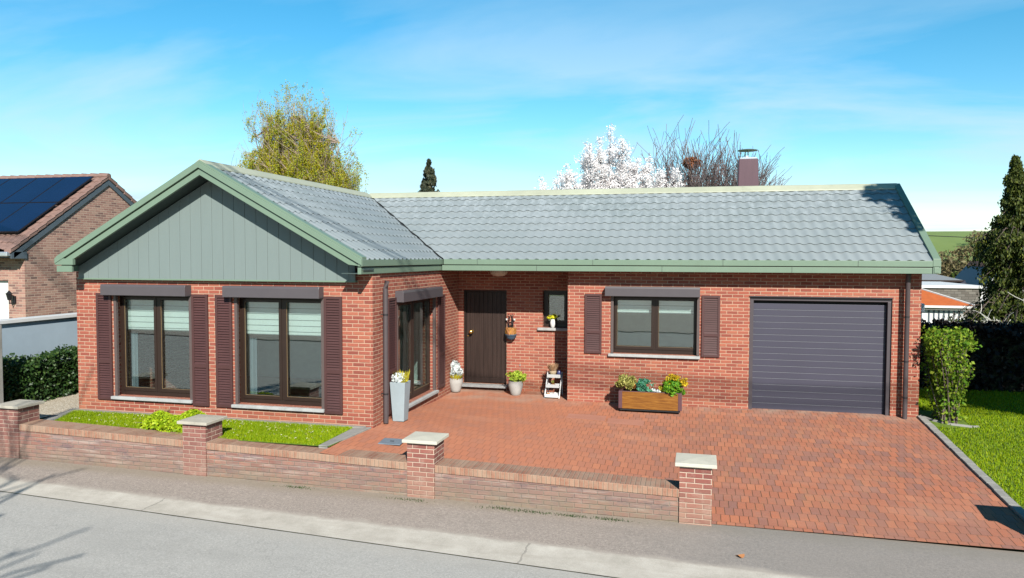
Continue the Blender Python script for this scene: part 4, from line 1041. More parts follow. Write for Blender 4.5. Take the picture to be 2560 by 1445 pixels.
V, F = cards(P, .09, r, elong=1.6); tag(mesh_np('twig_ball', V, F, M['nest'], None, 4), 'round rusty ball of twigs high in a bare tree', 'nest')
# ---- conifers
def conifer(name, base, H, R0, lab, m, seed, n_=2600, lean=0, droop=.5, size=.13, top=.02, bare=0):
    r = np.random.RandomState(seed); b = np.array(base)
    size_ = size; t = empty(name, base, lab, 'tree')
    tr = MB(); tr.tube([b, b+np.array([lean*.5, 0, H*.5]), b+np.array([lean, 0, H*.99])], [R0*.09, R0*.06, .012], 7, caps=False); tr.build('trunk', M['bark'], t, smooth=True)
    br = MB(); PP = []
    for k in range(n_//9):
        f = r.uniform(.04, 1)**.85; z = H*(bare+(1-bare)*f); rad = R0*((1-f)**1.05)*(.80+.35*((z*1.9) % 1.0))*(r.uniform(.45, 1.15)+.22*math.sin(z*3.1+seed))+top
        a = r.uniform(0, 2*np.pi); p0 = b+np.array([lean*z/H, 0, z]); 
        dirv = np.array([math.cos(a), math.sin(a), 0]); p1 = p0+dirv*rad*.6+np.array([0, 0, .08*rad]); p2 = p0+dirv*rad+np.array([0, 0, -droop*rad*.5])
        br.tube([p0, p1, p2], [.02, .012, .005], 3, caps=False)
        for q in range(110):
            g = r.uniform(.15, 1)**.7; pp = p0*(1-g)**2+2*g*(1-g)*p1+g*g*p2
            PP.append(pp+r.normal(0, 1, 3)*np.array([.07, .07, .05])*(.35+rad*.7)-np.array([0, 0, r.uniform(0, .10+.12*rad)]))
    br.build('branches', M['bark'], t, recalc=False)
    PP = np.array(PP); V, F = cards(PP, size, r, elong=1.5, updir=(0, 0, -.8)); mesh_np('foliage', V, F, M[m], t, 4)
conifer('conifer', (19.75, 9.0, -.6), 6.25, 2.25, 'tall dark green conifer at the right edge behind the hedge', 'conifer', 2, 9000, lean=-.40, size=.062)
conifer('conifer', (-3.05, 22.0, -1.5), 9.3, 3.9, 'tip of a small spruce showing above the roof ridge', 'conifer_far', 6, 2600, lean=.35, size=.12, droop=.1)

# ---- shading tree beyond the right edge (stands outside the view)
def leafy_tree(name, base, H, c, rad, lab, m, seed, nl=9000, size=.16, nc=26, cs=.30):
    r = np.random.RandomState(seed); b = np.array(base)
    t = empty(name, base, lab, 'tree')
    tr = MB(); tr.tube([b, b+np.array([.05, 0, H*.4]), np.array(c)], [.2, .15, .05], 8, caps=False); tr.build('trunk', M['bark'], t, smooth=True)
    br = MB()
    for k in range(40):
        e = ellipsoid(r, 1, c, rad, .5)[0]; s0 = b+(np.array(c)-b)*r.uniform(.45, 1); br.tube([s0, (s0+e)/2+r.normal(0, .1, 3), e], [.05, .03, .01], 4, caps=False)
    br.build('branches', M['bark'], t, recalc=False)
    P = clumpy(r, nl, c, rad, nc, cs); V, F = cards(P, size, r); mesh_np('foliage', V, F, M[m], t, 4)
leafy_tree('evergreen_tree', (18.9, -4.4, -.5), 9, (18.75, -4.4, 7.9), (2.2, 1.7, 1.7), 'tall evergreen beyond the right edge whose top shades the roof corner', 'conifer', 12, 9000, .2, 26, .34)
leafy_tree('evergreen_tree', (20.9, -4.0, -.5), 6, (20.4, -4.0, 4.6), (2.6, 1.9, 2.0), 'broad lower evergreen beyond the right edge shading the hedge', 'conifer', 13, 13000, .2, 30, .36)
# bare street tree behind the camera on the left whose branches shade the road
bare_tree(5.3, -16.9, -.5, 7.6, 'leafless street tree across the road at the left', 77, spread=.6, n=(7, 5, 4), group=None, L0=.34, rmin=.02)
# overhead service cables along the street, behind the viewer
for i, (yy, zz) in enumerate(((-18.6, 13.55), (-18.95, 13.55))):
    tag(MB().tube([(x_, yy, zz-.15+.0124*(x_-21)**2) for x_ in np.linspace(-12, 46, 40)], .034, 6).build('street_cable', M['cable'], smooth=True),
        ('upper' if i == 0 else 'lower')+' overhead cable strung along the far side of the street', 'cable', 'overhead street cables')
tag(MB().tube([(24, 34, 4.15), (29, 33, 3.85), (34, 32, 3.75), (44, 31, 4.2)], .022, 5).build('power_line', M['cable'], smooth=True), 'thin dark overhead wire crossing in front of the far trees', 'cable')

# ------------------------------------------------------------------ left side: hedge, blue wall, post, neighbour
wl = empty('garden_wall', (-1.95, 0, 0), 'pale blue-grey rendered garden wall with white coping beside the ivy hedge', 'wall')
MB().box(-2.05, -8.5 if False else -4.6, 0, -1.88, 5.5, 1.53).build('wall_body', M['blue_render'], wl)
MB().box(-2.10, -4.62, 1.532, -1.82, 5.52, 1.60).build('coping', M['white'], wl, bev=.006)
def hedge(name, x0, x1, y0, y1, z0, z1, m, lab, n_, size, seed, stem='bark'):
    r = np.random.RandomState(seed); t = empty(name, ((x0+x1)/2, (y0+y1)/2, z0), lab, 'hedge')
    nb = MB()
    for k in range(int(max(8, (y1-y0+x1-x0)*10))):
        xx, yy = r.uniform(x0+.1, x1-.1), r.uniform(y0+.1, y1-.1)
        nb.tube([(xx, yy, z0-.02), (xx+r.normal(0, .05), yy+r.normal(0, .05), z0+(z1-z0)*r.uniform(.6, .92))], [.02, .006], 4, caps=False)
    nb.build('stems', M[stem], t, recalc=False)
    P = np.stack([r.uniform(x0, x1, n_), r.uniform(y0, y1, n_), z0+(z1-z0)*r.uniform(0, 1, n_)], 1)
    # push most leaves to the surface
    fa = r.randint(0, 6, n_); th_ = r.uniform(0, .12, n_)
    P[fa == 0, 0] = x1-th_[fa == 0]; P[fa == 1, 1] = y0+th_[fa == 1]; P[(fa == 2) | (fa == 3), 2] = z1-th_[(fa == 2) | (fa == 3)]; P[fa == 4, 0] = x1-th_[fa == 4]*.6
    wob = .05*np.sin(P[:, 0]*5+P[:, 1]*4)+.04*np.sin(P[:, 1]*11+1)+.03*np.sin(P[:, 0]*13)
    P[:, 2] += wob*(P[:, 2]-z0)/(z1-z0); P += r.normal(0, .02, P.shape)
    V, F = cards(P, size, r); mesh_np('foliage', V, F, M[m], t, 4)
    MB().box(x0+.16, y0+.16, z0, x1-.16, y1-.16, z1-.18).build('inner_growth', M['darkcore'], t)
    return t
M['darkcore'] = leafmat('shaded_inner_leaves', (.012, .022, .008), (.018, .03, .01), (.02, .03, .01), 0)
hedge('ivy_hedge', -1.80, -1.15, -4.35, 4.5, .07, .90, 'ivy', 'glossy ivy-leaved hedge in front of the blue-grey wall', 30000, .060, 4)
tag(MB().box(-1.05, -4.52, .0, -.87, -4.38, 1.62).build('gate_post', M['concrete'], bev=.01), 'grey concrete post at the left edge behind the first pillar', 'post')
nb = empty('neighbour_house', (-7, 4.8, 0), 'brown brick neighbouring house with solar panels on its roof', 'house')
MB().prism([(-7, 1.85, .0), (-7, 8.4, .0), (-7, 8.4, 2.9), (-7, 4.87, 5.02), (-7, 1.85, 2.92)], (-.3, 0, 0)).build('gable_wall', M['nbr_brick'], nb)
wall_open(-19.0, -7.302, 0, 2.9, [(-9.9, -7.56, 0, 2.12), (-13.2, -11.6, .9, 2.1)], TY(1.85), .3).build('wall', M['nbr_brick'], nb)
MB().box(-19, 8.1, 0, -7.302, 8.4, 2.9).box(-19.0, 2.152, 0, -18.7, 8.098, 2.9).build('wall', M['nbr_brick'], nb)
MB().box(-9.89, 1.95, 0, -7.57, 2.0, 2.11).build('garage_door', M['white'], nb, bev=.005)
wf = MB().box(-13.19, 1.98, .91, -11.61, 2.02, 2.09).build('window', M['white'], nb); MB().box(-13.1, 1.965, 1.0, -11.7, 1.975, 2.0).build('pane', M['glass'], wf)
slp = (5.27-3.03)/(4.87-1.45)
def ntile(x0, x1, ye, ze, yr_, zr_, sg):
    Ln = math.hypot(yr_-ye, zr_-ze); Vn = Vector((0, (yr_-ye)/Ln, (zr_-ze)/Ln)); Nn = Vector((0, -Vn.z, Vn.y)) if sg > 0 else Vector((0, Vn.z, -Vn.y))
    verts = []; faces = []; rows = int(Ln/.34); lw = Ln/rows; na = int((x1-x0)/.2*6)
    for r_ in range(rows):
        base_i = len(verts)
        for (t, h) in ((r_*lw, .03), (r_*lw+lw, .004)):
            for i in range(na+1):
                u = x0+(x1-x0)*i/na; wv = .035*abs(math.sin(math.pi*u/.2)); p = Vector((u, ye, ze))+Vn*t+Nn*(h+wv); verts.append(tuple(p))
        faces += [(base_i+i, base_i+i+1, base_i+na+2+i, base_i+na+1+i) for i in range(na)]
        if r_ > 0:
            pb = base_i-na-1
            faces += [(pb+i, pb+i+1, base_i+i+1, base_i+i) for i in range(na)]
    mb_ = MB(); mb_.v = verts; mb_.f = faces; mb_.build('roof_tiles', M['nbr_tile'], nb, recalc=False)
ntile(-19.2, -6.93, 1.42, 2.93, 4.87, 5.22, 1); ntile(-19.2, -6.93, 8.6, 2.9, 4.87, 5.22, -1)
MB().prism([(-19, 1.6, 2.96), (-19, 8.45, 2.93), (-19, 4.87, 5.16)], (11.95, 0, 0)).build('roof_deck', M['dark'], nb)
q = MB()
for i in range(12): # verge tiles stepping up the gable edge
    f0, f1 = i/12, (i+1)/12
    for (ya_, za_) in ((1.38, 2.92), (8.6, 2.90)):
        y0, z0 = ya_+(4.87-ya_)*f0, za_+(5.24-za_)*f0; y1, z1 = ya_+(4.87-ya_)*f1, za_+(5.24-za_)*f1
        q.prism([(-7.16, y0, z0+.055), (-7.16, y1, z1+.03), (-7.16, y1, z1-.09), (-7.16, y0, z0-.065)], (.22, 0, 0))
q.build('verge_tiles', M['nbr_tile'], nb, bev=.02)
q = MB()
for (ya_, za_) in ((1.5, 2.90), (8.5, 2.90)):
    q.prism([(-6.995, ya_, za_-.02), (-6.995, 4.87, 5.14), (-6.995, 4.87, 4.98), (-6.995, ya_, za_-.17)], (.035, 0, 0))
q.box(-6.995, 1.42, 2.72, -6.96, 1.90, 2.90).build('bargeboard', M['grey_trim'], nb)
q = MB()
for i in range(36): q.tube([(-19.1+i*.338, 4.87, 5.27), (-19.1+(i+1)*.338-.01, 4.87, 5.255)], [.10, .09], 8)
q.build('ridge_tiles', M['nbr_tile'], nb, smooth=True)
MB().box(-19.1, 1.30, 2.78, -6.98, 1.42, 2.90).build('gutter', M['galv'], nb, bev=.02)
MB().box(-19.1, 1.42, 2.74, -6.98, 1.85, 2.77).build('soffit', M['grey_trim'], nb)
# solar panels: two rows of portrait panels, each a thing
Lp = math.hypot(4.87-1.42, 5.22-2.93); Vp = Vector((0, (4.87-1.42)/Lp, (5.22-2.93)/Lp)); Np = Vector((0, -Vp.z, Vp.y))
for row in range(2):
    for c_ in range(6):
        x1 = -7.26-c_*1.03; x0 = x1-1.01; s0 = .70+row*1.62; s1 = s0+1.59
        o = Vector((0, 1.42, 2.93))+Np*.13; org = o+Vp*s0; org.x = (x0+x1)/2
        lab = ('%s solar panel of the %s row on the neighbouring roof, counted from the gable' % (['first', 'second', 'third', 'fourth', 'fifth', 'sixth'][c_], ['lower', 'upper'][row]))
        e_ = empty('solar_panel', tuple(org), lab, 'solar panel', 'solar panels on the neighbouring roof')
        def quad(a, b, t0, t1, up_, thick, mb_):
            p = [o+Vp*t0+Np*up_, o+Vp*t1+Np*up_]; pts = []
            for (xx, pp) in ((a, p[0]), (b, p[0]), (b, p[1]), (a, p[1])): pts.append((xx, pp.y, pp.z))
            mb_.prism(pts, tuple(Np*thick)); return mb_
        quad(x0, x1, s0, s1, 0, .035, MB()).build('frame', M['panel_frame'], e_)
        quad(x0+.018, x1-.018, s0+.018, s1-.018, .0355, .004, MB()).build('cells', M['panel'], e_)
wlamp = empty('wall_lantern', (-7.33, 1.85, 1.68), 'small black wall lantern beside the white neighbouring garage door', 'lamp')
MB().box(-7.36, 1.80, 1.50, -7.30, 1.848, 1.70).tube([(-7.33, 1.80, 1.52), (-7.33, 1.66, 1.50), (-7.33, 1.66, 1.60)], .012, 6).build('bracket', M['metal_art'], wlamp)
MB().lathe((-7.33, 1.66, 1.60), [(.04, 0), (.075, .16), (.09, .17), (.04, .22), (.01, .26)], 6).build('lantern', M['metal_art'], wlamp)

# ------------------------------------------------------------------ right side: bush, hedge, far houses
r = np.random.RandomState(15)
bt = empty('garden_bush', (14.95, -.1, -.08), 'loose bright green shrub at the right corner of the house', 'bush')
br = MB(); LP = []
for k in range(85):
    x0_, y0_ = r.uniform(14.70, 15.22), r.uniform(-.40, .15); b0 = np.array([x0_*.6+14.95*.4, y0_, -.08]); top_ = np.array([r.uniform(14.66, 15.30), r.uniform(-.45, .3), r.uniform(.9, 1.52)])
    mid = (b0+top_)/2+r.normal(0, .04, 3); br.tube([b0, mid, top_], [.013, .009, .004], 4, caps=False)
    for q in range(42):
        f = r.uniform(.03, 1)**.85; p = (b0*(1-f)+top_*f); LP.append(p+r.normal(0, .055, 3))
for k in range(500): LP.append(np.array([r.uniform(14.62, 15.34), r.uniform(-.48, .3), r.uniform(1.2, 1.54)])+r.normal(0, .02, 3))
LP = np.array(LP)
LP = LP[(LP[:, 0] > 14.585)]; LP = np.repeat(LP, 2, 0)+r.normal(0, .03, (len(LP)*2, 3)); LP = LP[LP[:, 0] > 14.575]
br.build('stems', M['bark'], bt, recalc=False)
V, F = cards(LP, .062, r, elong=.9); mesh_np('foliage', V, F, M['bush'], bt, 4)
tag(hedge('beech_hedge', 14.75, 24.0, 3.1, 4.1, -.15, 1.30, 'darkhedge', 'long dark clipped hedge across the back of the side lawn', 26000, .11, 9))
r = np.random.RandomState(19); q = MB(); tw = []
for k in range(60):
    x_ = r.uniform(14.8, 19); q.tube([(x_, 3.6, 1.15), (x_+r.normal(0, .08), 3.6, 1.15+r.uniform(.15, .5))], [.008, .003], 3, caps=False)
tag(q.build('bare_shoots', M['twig'], recalc=False), 'thin leafless shoots sticking up above the dark hedge', 'shoots', kind='stuff')
pw = empty('white_post', (15.80, 4.9, -.2), 'white square post with cap at the house corner above the hedge', 'post')
MB().box(15.60, 4.8, -.2, 15.90, 5.1, 1.50).build('shaft', M['white'], pw); MB().box(15.56, 4.76, 1.502, 15.95, 5.14, 1.72).build('cap', M['white'], pw, bev=.02)
# dead pale shrub
r = np.random.RandomState(4); q = MB(); tw = []
P_ = dict(wob=.18, up=[.02, .02, .02], rmin=.008, taper=.4, depth=2, n=(4, 4, 3), start=.2, ang=.8, lr=.6)
for a in (-1.0, -.4, .3, .9, -1.4): grow(r, q, np.array([18.3, 4.9, .9]), np.array([math.sin(a), 0, math.cos(a)+.1]), .95, .035, 0, P_, tw, 4)
q.tube([(18.3, 4.9, -.2), (18.3, 4.9, .95)], .05, 6)
tag(q.build('dead_shrub', M['deadwood'], recalc=False), 'pale leafless branching shrub above the hedge at the right edge', 'shrub')
# orange roofed outbuilding
ob = empty('outbuilding', (18, 17, -1.5), 'white outbuilding with a bright orange hipped roof beyond the hedge', 'outbuilding')
MB().box(14.5, 16.25, -2, 20.55, 19.5, .99).build('wall', M['white'], ob)
MB().add([(14.2, 16.0, 1.02), (20.80, 16.0, 1.04), (20.80, 19.8, 1.04), (14.2, 19.8, 1.02), (19.15, 17.9, 1.68), (14.2, 17.9, 1.68)], [(0, 1, 4, 5), (1, 2, 4), (2, 3, 5, 4), (3, 0, 5), (0, 3, 2, 1)]).build('roof', M['orange_roof'], ob)
MB().box(14.2, 15.93, .95, 20.83, 15.995, 1.035).build('fascia', M['white'], ob)
q = MB(); q.tube([(20.82, 15.97, 1.045), (19.15, 17.88, 1.69)], .035, 5); q.build('hip_trim', M['white'], ob)
q = MB()
for x_ in np.arange(19.3, 20.4, .17): q.box(x_, 16.23, .2, x_+.05, 16.248, .85)
q.build('railing', M['grey_trim'], ob)
gb = empty('grey_building', (21, 26, -2), 'flat roofed building with grey shingle wall and white coping behind the orange roof', 'building')
MB().box(14, 24.0, -3, 23.7, 30, 1.40).build('wall', M['shingle'], gb)
MB().box(13.9, 23.9, 1.402, 23.8, 30.1, 1.53).build('coping', M['white'], gb)
ch_ = empty('cream_house', (24, 42, -2.5), 'cream house with shallow grey hipped roof in the distance', 'house')
MB().box(15, 40, -3, 27.3, 48, 1.35).build('wall', M['cream'], ch_)
MB().add([(14.2, 39.3, 1.36), (27.95, 39.3, 1.36), (27.95, 48.7, 1.36), (14.2, 48.7, 1.36), (24.9, 43.5, 2.3), (17, 43.5, 2.3)], [(0, 1, 4, 5), (1, 2, 4), (2, 3, 5, 4), (3, 0, 5), (0, 3, 2, 1)]).build('roof', M['greyroof'], ch_)
MB().box(14.2, 39.2, 1.26, 27.98, 39.29, 1.37).build('fascia', M['frame'], ch_)
wq = MB().box(24.6, 39.96, .75, 25.6, 39.99, 1.15).build('window', M['white'], ch_); MB().box(24.65, 39.94, .8, 25.55, 39.955, 1.1).build('pane', M['glass'], wq)
MB().box(26.6, 39.7, .75, 27.1, 39.95, 1.15).build('wall_unit', M['white'], ch_)
wr = empty('low_annex', (27, 34, -2.5), 'low pale flat roof between the cream house and the dark roofed house', 'annex')
MB().box(24.4, 33, -3, 27.6, 37, 1.02).build('wall', M['white'], wr); MB().box(24.2, 32.8, 1.022, 27.8, 37.2, 1.12).build('roof', M['greyroof'], wr)
dk = empty('dark_roofed_house', (30, 38, -2.5), 'house with steep dark blue roof and orange ridge tiles beside the conifer', 'house')
MB().prism([(27.4, 36, -3), (30.5, 36, -3), (30.5, 36, .4), (27.4, 36, .4)], (0, 6, 0)).build('wall', M['cream'], dk)
MB().prism([(27.3, 35.8, .25), (31.2, 35.8, .25), (29.2, 35.8, 2.55)], (0, 6.4, 0)).build('roof', M['slate'], dk)
MB().prism([(28.95, 35.77, 2.28), (29.45, 35.77, 2.28), (29.2, 35.77, 2.62)], (0, 6.4, 0)).build('ridge_tiles', M['orange_roof'], dk)
MB().tube([(27.3, 35.78, .28), (28.95, 35.78, 2.25)], .035, 5).build('verge_trim', M['white'], dk)
MB().prism([(26.3, 39, .25), (28.4, 39, .25), (27.9, 39, 1.35)], (0, 5, 0)).build('rear_roof', M['slate'], dk)
# far trees
def far_tree(x, y, zb, H, rad, m, lab, seed, n_=2200, size=.22, group='leafless trees down in the valley'):
    r = np.random.RandomState(seed); t = empty('far_tree', (x, y, zb), lab, 'tree', group)
    q = MB(); tw = []
    P_ = dict(wob=.12, up=[.05, .08, .08], rmin=.025, taper=.4, depth=3, n=(5, 4, 4), start=.25, ang=.55, lr=.62)
    q.tube([(x, y, zb), (x, y, zb+H*.35)], [.25, .16], 6)
    for k in range(5):
        a = k*1.26+r.uniform(0, .5); grow(r, q, np.array([x, y, zb+H*.3]), np.array([math.cos(a)*.6, math.sin(a)*.6, 1.0]), H*.30, .10, 1, P_, tw, 3)
    q.build('trunk', M['bark'], t, recalc=False)
    tw = np.array(tw); P = np.concatenate([tw[r.randint(0, len(tw), n_//2)]+r.normal(0, rad*.06, (n_//2, 3)), clumpy(r, n_//2, (x, y, zb+H*.62), (rad, rad, H*.36), 20, .3)])
    V, F = cards(P, size, r, elong=1.6); mesh_np('crown', V, F, M[m], t, 4)
for i, (x, y, H, rad, m, lab) in enumerate((
    (31.0, 56, 6.9, 3.2, 'brown_tree', 'round brown budding tree straight behind the cream house'),
    (33.8, 58, 6.9, 3.0, 'brown_tree', 'brown leafless tree between the cream house and the dark roof'),
    (38.5, 66, 7.4, 3.4, 'brown_tree', 'brown leafless tree just left of the tall conifer'),
    (29.2, 60, 6.9, 3.2, 'brown_tree', 'brown leafless tree nearest the end of the tiled roof'),
    (34.6, 52, 5.4, 2.2, 'far_green', 'yellow-green tree beside the dark blue roof'),
    (31.5, 50, 4.6, 2.0, 'far_green', 'low light green tree above the pale annex roof'),
    (44, 74, 7.6, 3.6, 'brown_tree', 'brown leafless tree partly behind the conifer'),
    (35.0, 78, 7.6, 3.6, 'brown_tree', 'brown leafless tree farther up the slope'))):
    far_tree(x, y, terr(x, y), H, rad, m, lab, 50+i)
conifer('conifer', (34.0, 55, terr(34, 55)), 6.6, 1.3, 'dark narrow conifer among the brown trees in the valley', 'conifer', 33, 1600, size=.25)
# wooded strip on the slope (one far-off mass)
r = np.random.RandomState(61); n_ = 26000
cx_ = np.concatenate([r.uniform(25, 120, 90), r.uniform(74, 110, 70)]); cy_ = np.concatenate([r.uniform(95, 130, 90), r.uniform(150, 190, 70)])
i = r.randint(0, 160, n_); zz = np.array([terr(a, b) for a, b in zip(cx_, cy_)])
d = r.normal(size=(n_, 3)); d /= np.linalg.norm(d, axis=1)[:, None]
P = np.stack([cx_[i], cy_[i], zz[i]+1.8], 1)+d*r.uniform(.5, 1, n_)[:, None]*np.array([3.2, 3.2, 2.2])
V, F = cards(P, .45, r, elong=1.5); tag(mesh_np('wood_on_slope', V, F, M['brown_tree'], None, 4), 'far-off brown leafless wood on the valley slope', 'wood', kind='stuff')
r = np.random.RandomState(66)

# ------------------------------------------------------------------ things on the paving
def tall_planter():
    x, y, z = 5.80, -2.99, .045; t = empty('tall_planter', (x, y, z), 'tall tapered blue-grey planter with silver and gold foliage beside the downpipe', 'planter')
    b, tp, H = .098, .135, .66
    m_ = MB(); m_.add([(x-b, y-b, z), (x+b, y-b, z), (x+b, y+b, z), (x-b, y+b, z), (x-tp, y-tp, z+H), (x+tp, y-tp, z+H), (x+tp, y+tp, z+H), (x-tp, y+tp, z+H),
        (x-tp+.02, y-tp+.02, z+H), (x+tp-.02, y-tp+.02, z+H), (x+tp-.02, y+tp-.02, z+H), (x-tp+.02, y+tp-.02, z+H), (x-tp+.02, y-tp+.02, z+H-.05), (x+tp-.02, y-tp+.02, z+H-.05), (x+tp-.02, y+tp-.02, z+H-.05), (x-tp+.02, y+tp-.02, z+H-.05)],
        [(0,3,2,1),(0,1,5,4),(1,2,6,5),(2,3,7,6),(3,0,4,7),(4,5,9,8),(5,6,10,9),(6,7,11,10),(7,4,8,11),(8,9,13,12),(9,10,14,13),(10,11,15,14),(11,8,12,15)])
    m_.build('pot', M['planter_zinc'], t, bev=.006, recalc=False)
    MB().box(x-tp+.021, y-tp+.021, z+H-.08, x+tp-.021, y+tp-.021, z+H-.03).build('soil', M['soil'], t)
    r = np.random.RandomState(1)
    V, F = cat(cards(ellipsoid(r, 420, (x-.01, y-.04, z+H+.05), (.11, .10, .10), .3), .05, r, elong=1.4), spikes(r, 30, (x-.03, y-.06, z+H), .05, .10, .8, .01)); mesh_np('silver_foliage', V, F, M['silver'], t, 4)
    V, F = cat(spikes(r, 110, (x+.03, y+.03, z+H-.02), .09, .20, .55, .010), cards(ellipsoid(r, 120, (x+.08, y-.06, z+H+.01), (.07, .06, .05), .3), .04, r)); mesh_np('gold_foliage', V, F, M['yellowplant'], t, 4)
tall_planter()
def round_pot(x, y, z, lab, kind):
    t = empty('flower_pot', (x, y, z), lab, 'flower pot')
    s = .97
    MB().lathe((x, y, z), [(.09, 0), (.10, .008), (.115, .06), (.148, .17), (.158, .235), (.150, .28), (.155, .30), (.140, .30), (.135, .27)], 30).build('pot', M['pot_grey'], t, smooth=True)
    MB().lathe((x, y, z+.255), [(.134, 0), (.134, .015)], 20).build('soil', M['soil'], t)
    r = np.random.RandomState(int(x*100))
    if kind == 0:
        V, F = cat(cards(clumpy(r, 1300, (x-.01, y+.03, z+.46), (.20, .16, .18), 20, .4), .06, r, elong=1.5), cards(clumpy(r, 200, (x-.08, y+.0, z+.36), (.12, .1, .08), 8, .4), .05, r)); mesh_np('silver_foliage', V, F, M['silver'], t, 4)
        V, F = spikes(r, 220, (x+.03, y-.05, z+.27), .11, .13, .9, .010); mesh_np('gold_foliage', V, F, M['yellowplant'], t, 4)
    else:
        V, F = cards(clumpy(r, 800, (x, y, z+.38), (.22, .18, .12), 18, .38), .06, r, elong=1.1); mesh_np('lime_foliage', V, F, M['lime'], t, 4)
    return t
round_pot(5.68, .42, -.075, 'rounded grey pot with silvery white foliage left of the front door', 0)
round_pot(7.00, .40, -.085, 'rounded grey pot with lime green foliage right of the front door', 1)
def trough():
    x0, x1, y0, y1, z = 9.235, 10.40, -.66, -.32, -.075; t = empty('planter_trough', ((x0+x1)/2, -.49, z), 'long wooden planter trough with mixed shrubs under the square window', 'planter')
    zt_ = z+.36
    MB().box(x0+.03, y0+.02, z, x1-.03, y1-.02, z+.035).build('base', M['dark'], t)
    MB().box(x0+.07, y0+.006, z+.036, x1-.07, y0+.03, zt_).box(x0+.07, y1-.03, z+.036, x1-.07, y1-.006, zt_).build('board', M['wood'], t)
    q = MB()
    for xx in (x0, x1-.07): q.box(xx, y0, z+.036, xx+.07, y1, zt_)
    q.box(x0+.07, y0+.002, zt_-.006, x1-.07, y0+.03, zt_+.006)
    q.build('end_panel', M['planter_trim'], t, bev=.014)
    MB().box(x0+.071, y0+.031, zt_-.06, x1-.071, y1-.031, zt_-.03).build('soil', M['soil'], t)
    r = np.random.RandomState(6); ym = -.50; zt2 = zt_
    def pl(name, vf, m): mesh_np(name, vf[0], vf[1], M[m], t, 4)
    pl('variegated_shrub', cards(clumpy(r, 950, (x0+.11, ym, zt2+.13), (.22, .19, .19), 22, .34), .05, r, elong=1.3, updir=(0, 0, .6)), 'variegated')
    pl('orange_plant', cards(clumpy(r, 160, (x0+.32, ym, zt2+.07), (.08, .08, .07), 6, .5), .035, r), 'orangeleaf')
    pl('teal_plant', cards(clumpy(r, 750, (x0+.48, ym, zt2+.09), (.19, .16, .15), 18, .34), .045, r), 'teal')
    pl('pale_plant', cards(clumpy(r, 200, (x0+.69, ym, zt2+.015), (.08, .08, .05), 7, .5), .035, r), 'silver')
    pl('yellow_plant', cards(clumpy(r, 200, (x0+.80, ym, zt2+.04), (.08, .08, .07), 7, .5), .035, r), 'yellowplant')
    pl('green_shrub', cards(clumpy(r, 1100, (x0+1.00, ym-.03, zt2+.09), (.24, .20, .18), 24, .32), .05, r), 'green_leaf')
    pl('golden_shrub', cards(clumpy(r, 700, (x0+1.03, ym+.02, zt2+.18), (.25, .19, .16), 16, .3), .045, r), 'goldleaf')
trough()
# ---- ladder shelf in the corner
def ladder():
    X0, X1, z0 = 7.645, 7.965, -.085
    t = empty('ladder_shelf', (7.8, .4, z0), 'small white tiered shelf standing in the corner by the brick pier', 'shelf')
    q = MB()
    for xx in (X0, X1-.02):
        q.prism([(xx, .18, z0), (xx, .225, z0), (xx, .60, z0+.50), (xx, .56, z0+.50)], (.02, 0, 0)).prism([(xx, .60, z0), (xx, .63, z0), (xx, .60, z0+.50), (xx, .57, z0+.50)], (.02, 0, 0))
    q.build('side_rail', M['white'], t)
    for (y0, y1, zz) in ((.16, .40, z0+.035), (.27, .46, z0+.215), (.40, .60, z0+.40)):
        a, b = X0+.021, X1-.021
        MB().box(a, y0, zz, b, y1, zz+.010).box(a, y0-.012, zz-.005, b, y0-.001, zz+.062).box(a, y1, zz, b, y1+.01, zz+.05).build('tray', M['white'], t, bev=.003)
    return z0
z0 = ladder()
hp = empty('heather_pot', (7.77, .50, z0+.411), 'beige clay pot of dry heather on the top tier of the white shelf', 'flower pot')
MB().lathe((7.77, .50, z0+.411), [(.055, 0), (.068, .075), (.074, .078), (.076, .115), (.06, .115)], 22).build('pot', M['beige_pot'], hp, smooth=True)
r = np.random.RandomState(3); V, F = spikes(r, 420, (7.77, .50, z0+.50), .06, .17, .75, .006); mesh_np('heather', V, F, M['heather'], hp, 4)
lt = MB().lathe((7.90, .50, z0+.411), [(.035, 0), (.045, .02), (.05, .07), (.035, .11), (.03, .12)], 12)
tag(lt.build('glass_lantern', M['blueglass'], smooth=True), 'small dark blue glass lantern beside the heather pot', 'lantern')
mp2 = empty('terracotta_pot', (7.80, .36, z0+.226), 'tiny terracotta pot with a cactus on the middle tier', 'flower pot')
MB().lathe((7.80, .36, z0+.226), [(.022, 0), (.036, .045), (.038, .055), (.03, .055)], 14).build('pot', M['terracotta'], mp2)
V, F = cards(ellipsoid(r, 60, (7.80, .36, z0+.305), (.025, .025, .04), .2), .03, r); mesh_np('cactus', V, F, M['variegated'], mp2, 4)
for i, (x, y, z, rr, lab) in enumerate(((7.87, .36, z0+.255, .034, 'white pebble heap ornament right of the tiny terracotta pot'), (7.71, .36, z0+.245, .025, 'small white ornament left of the tiny terracotta pot'), (7.86, .27, z0+.085, .045, 'white gourd on the lowest tier of the shelf'))):
    tag(MB().ball((x, y, z), rr, 14, .8).build('ornament', M['stone_white'], smooth=True), lab, 'ornament', 'ornaments on the white shelf')
tag(MB().ball((7.72, .27, z0+.075), .034, 14, .75).tube([(7.72, .27, z0+.10), (7.725, .27, z0+.118)], [.006, .004], 6).build('gourd', M['pumpkin'], smooth=True), 'small orange gourd on the lowest tier of the shelf', 'gourd')
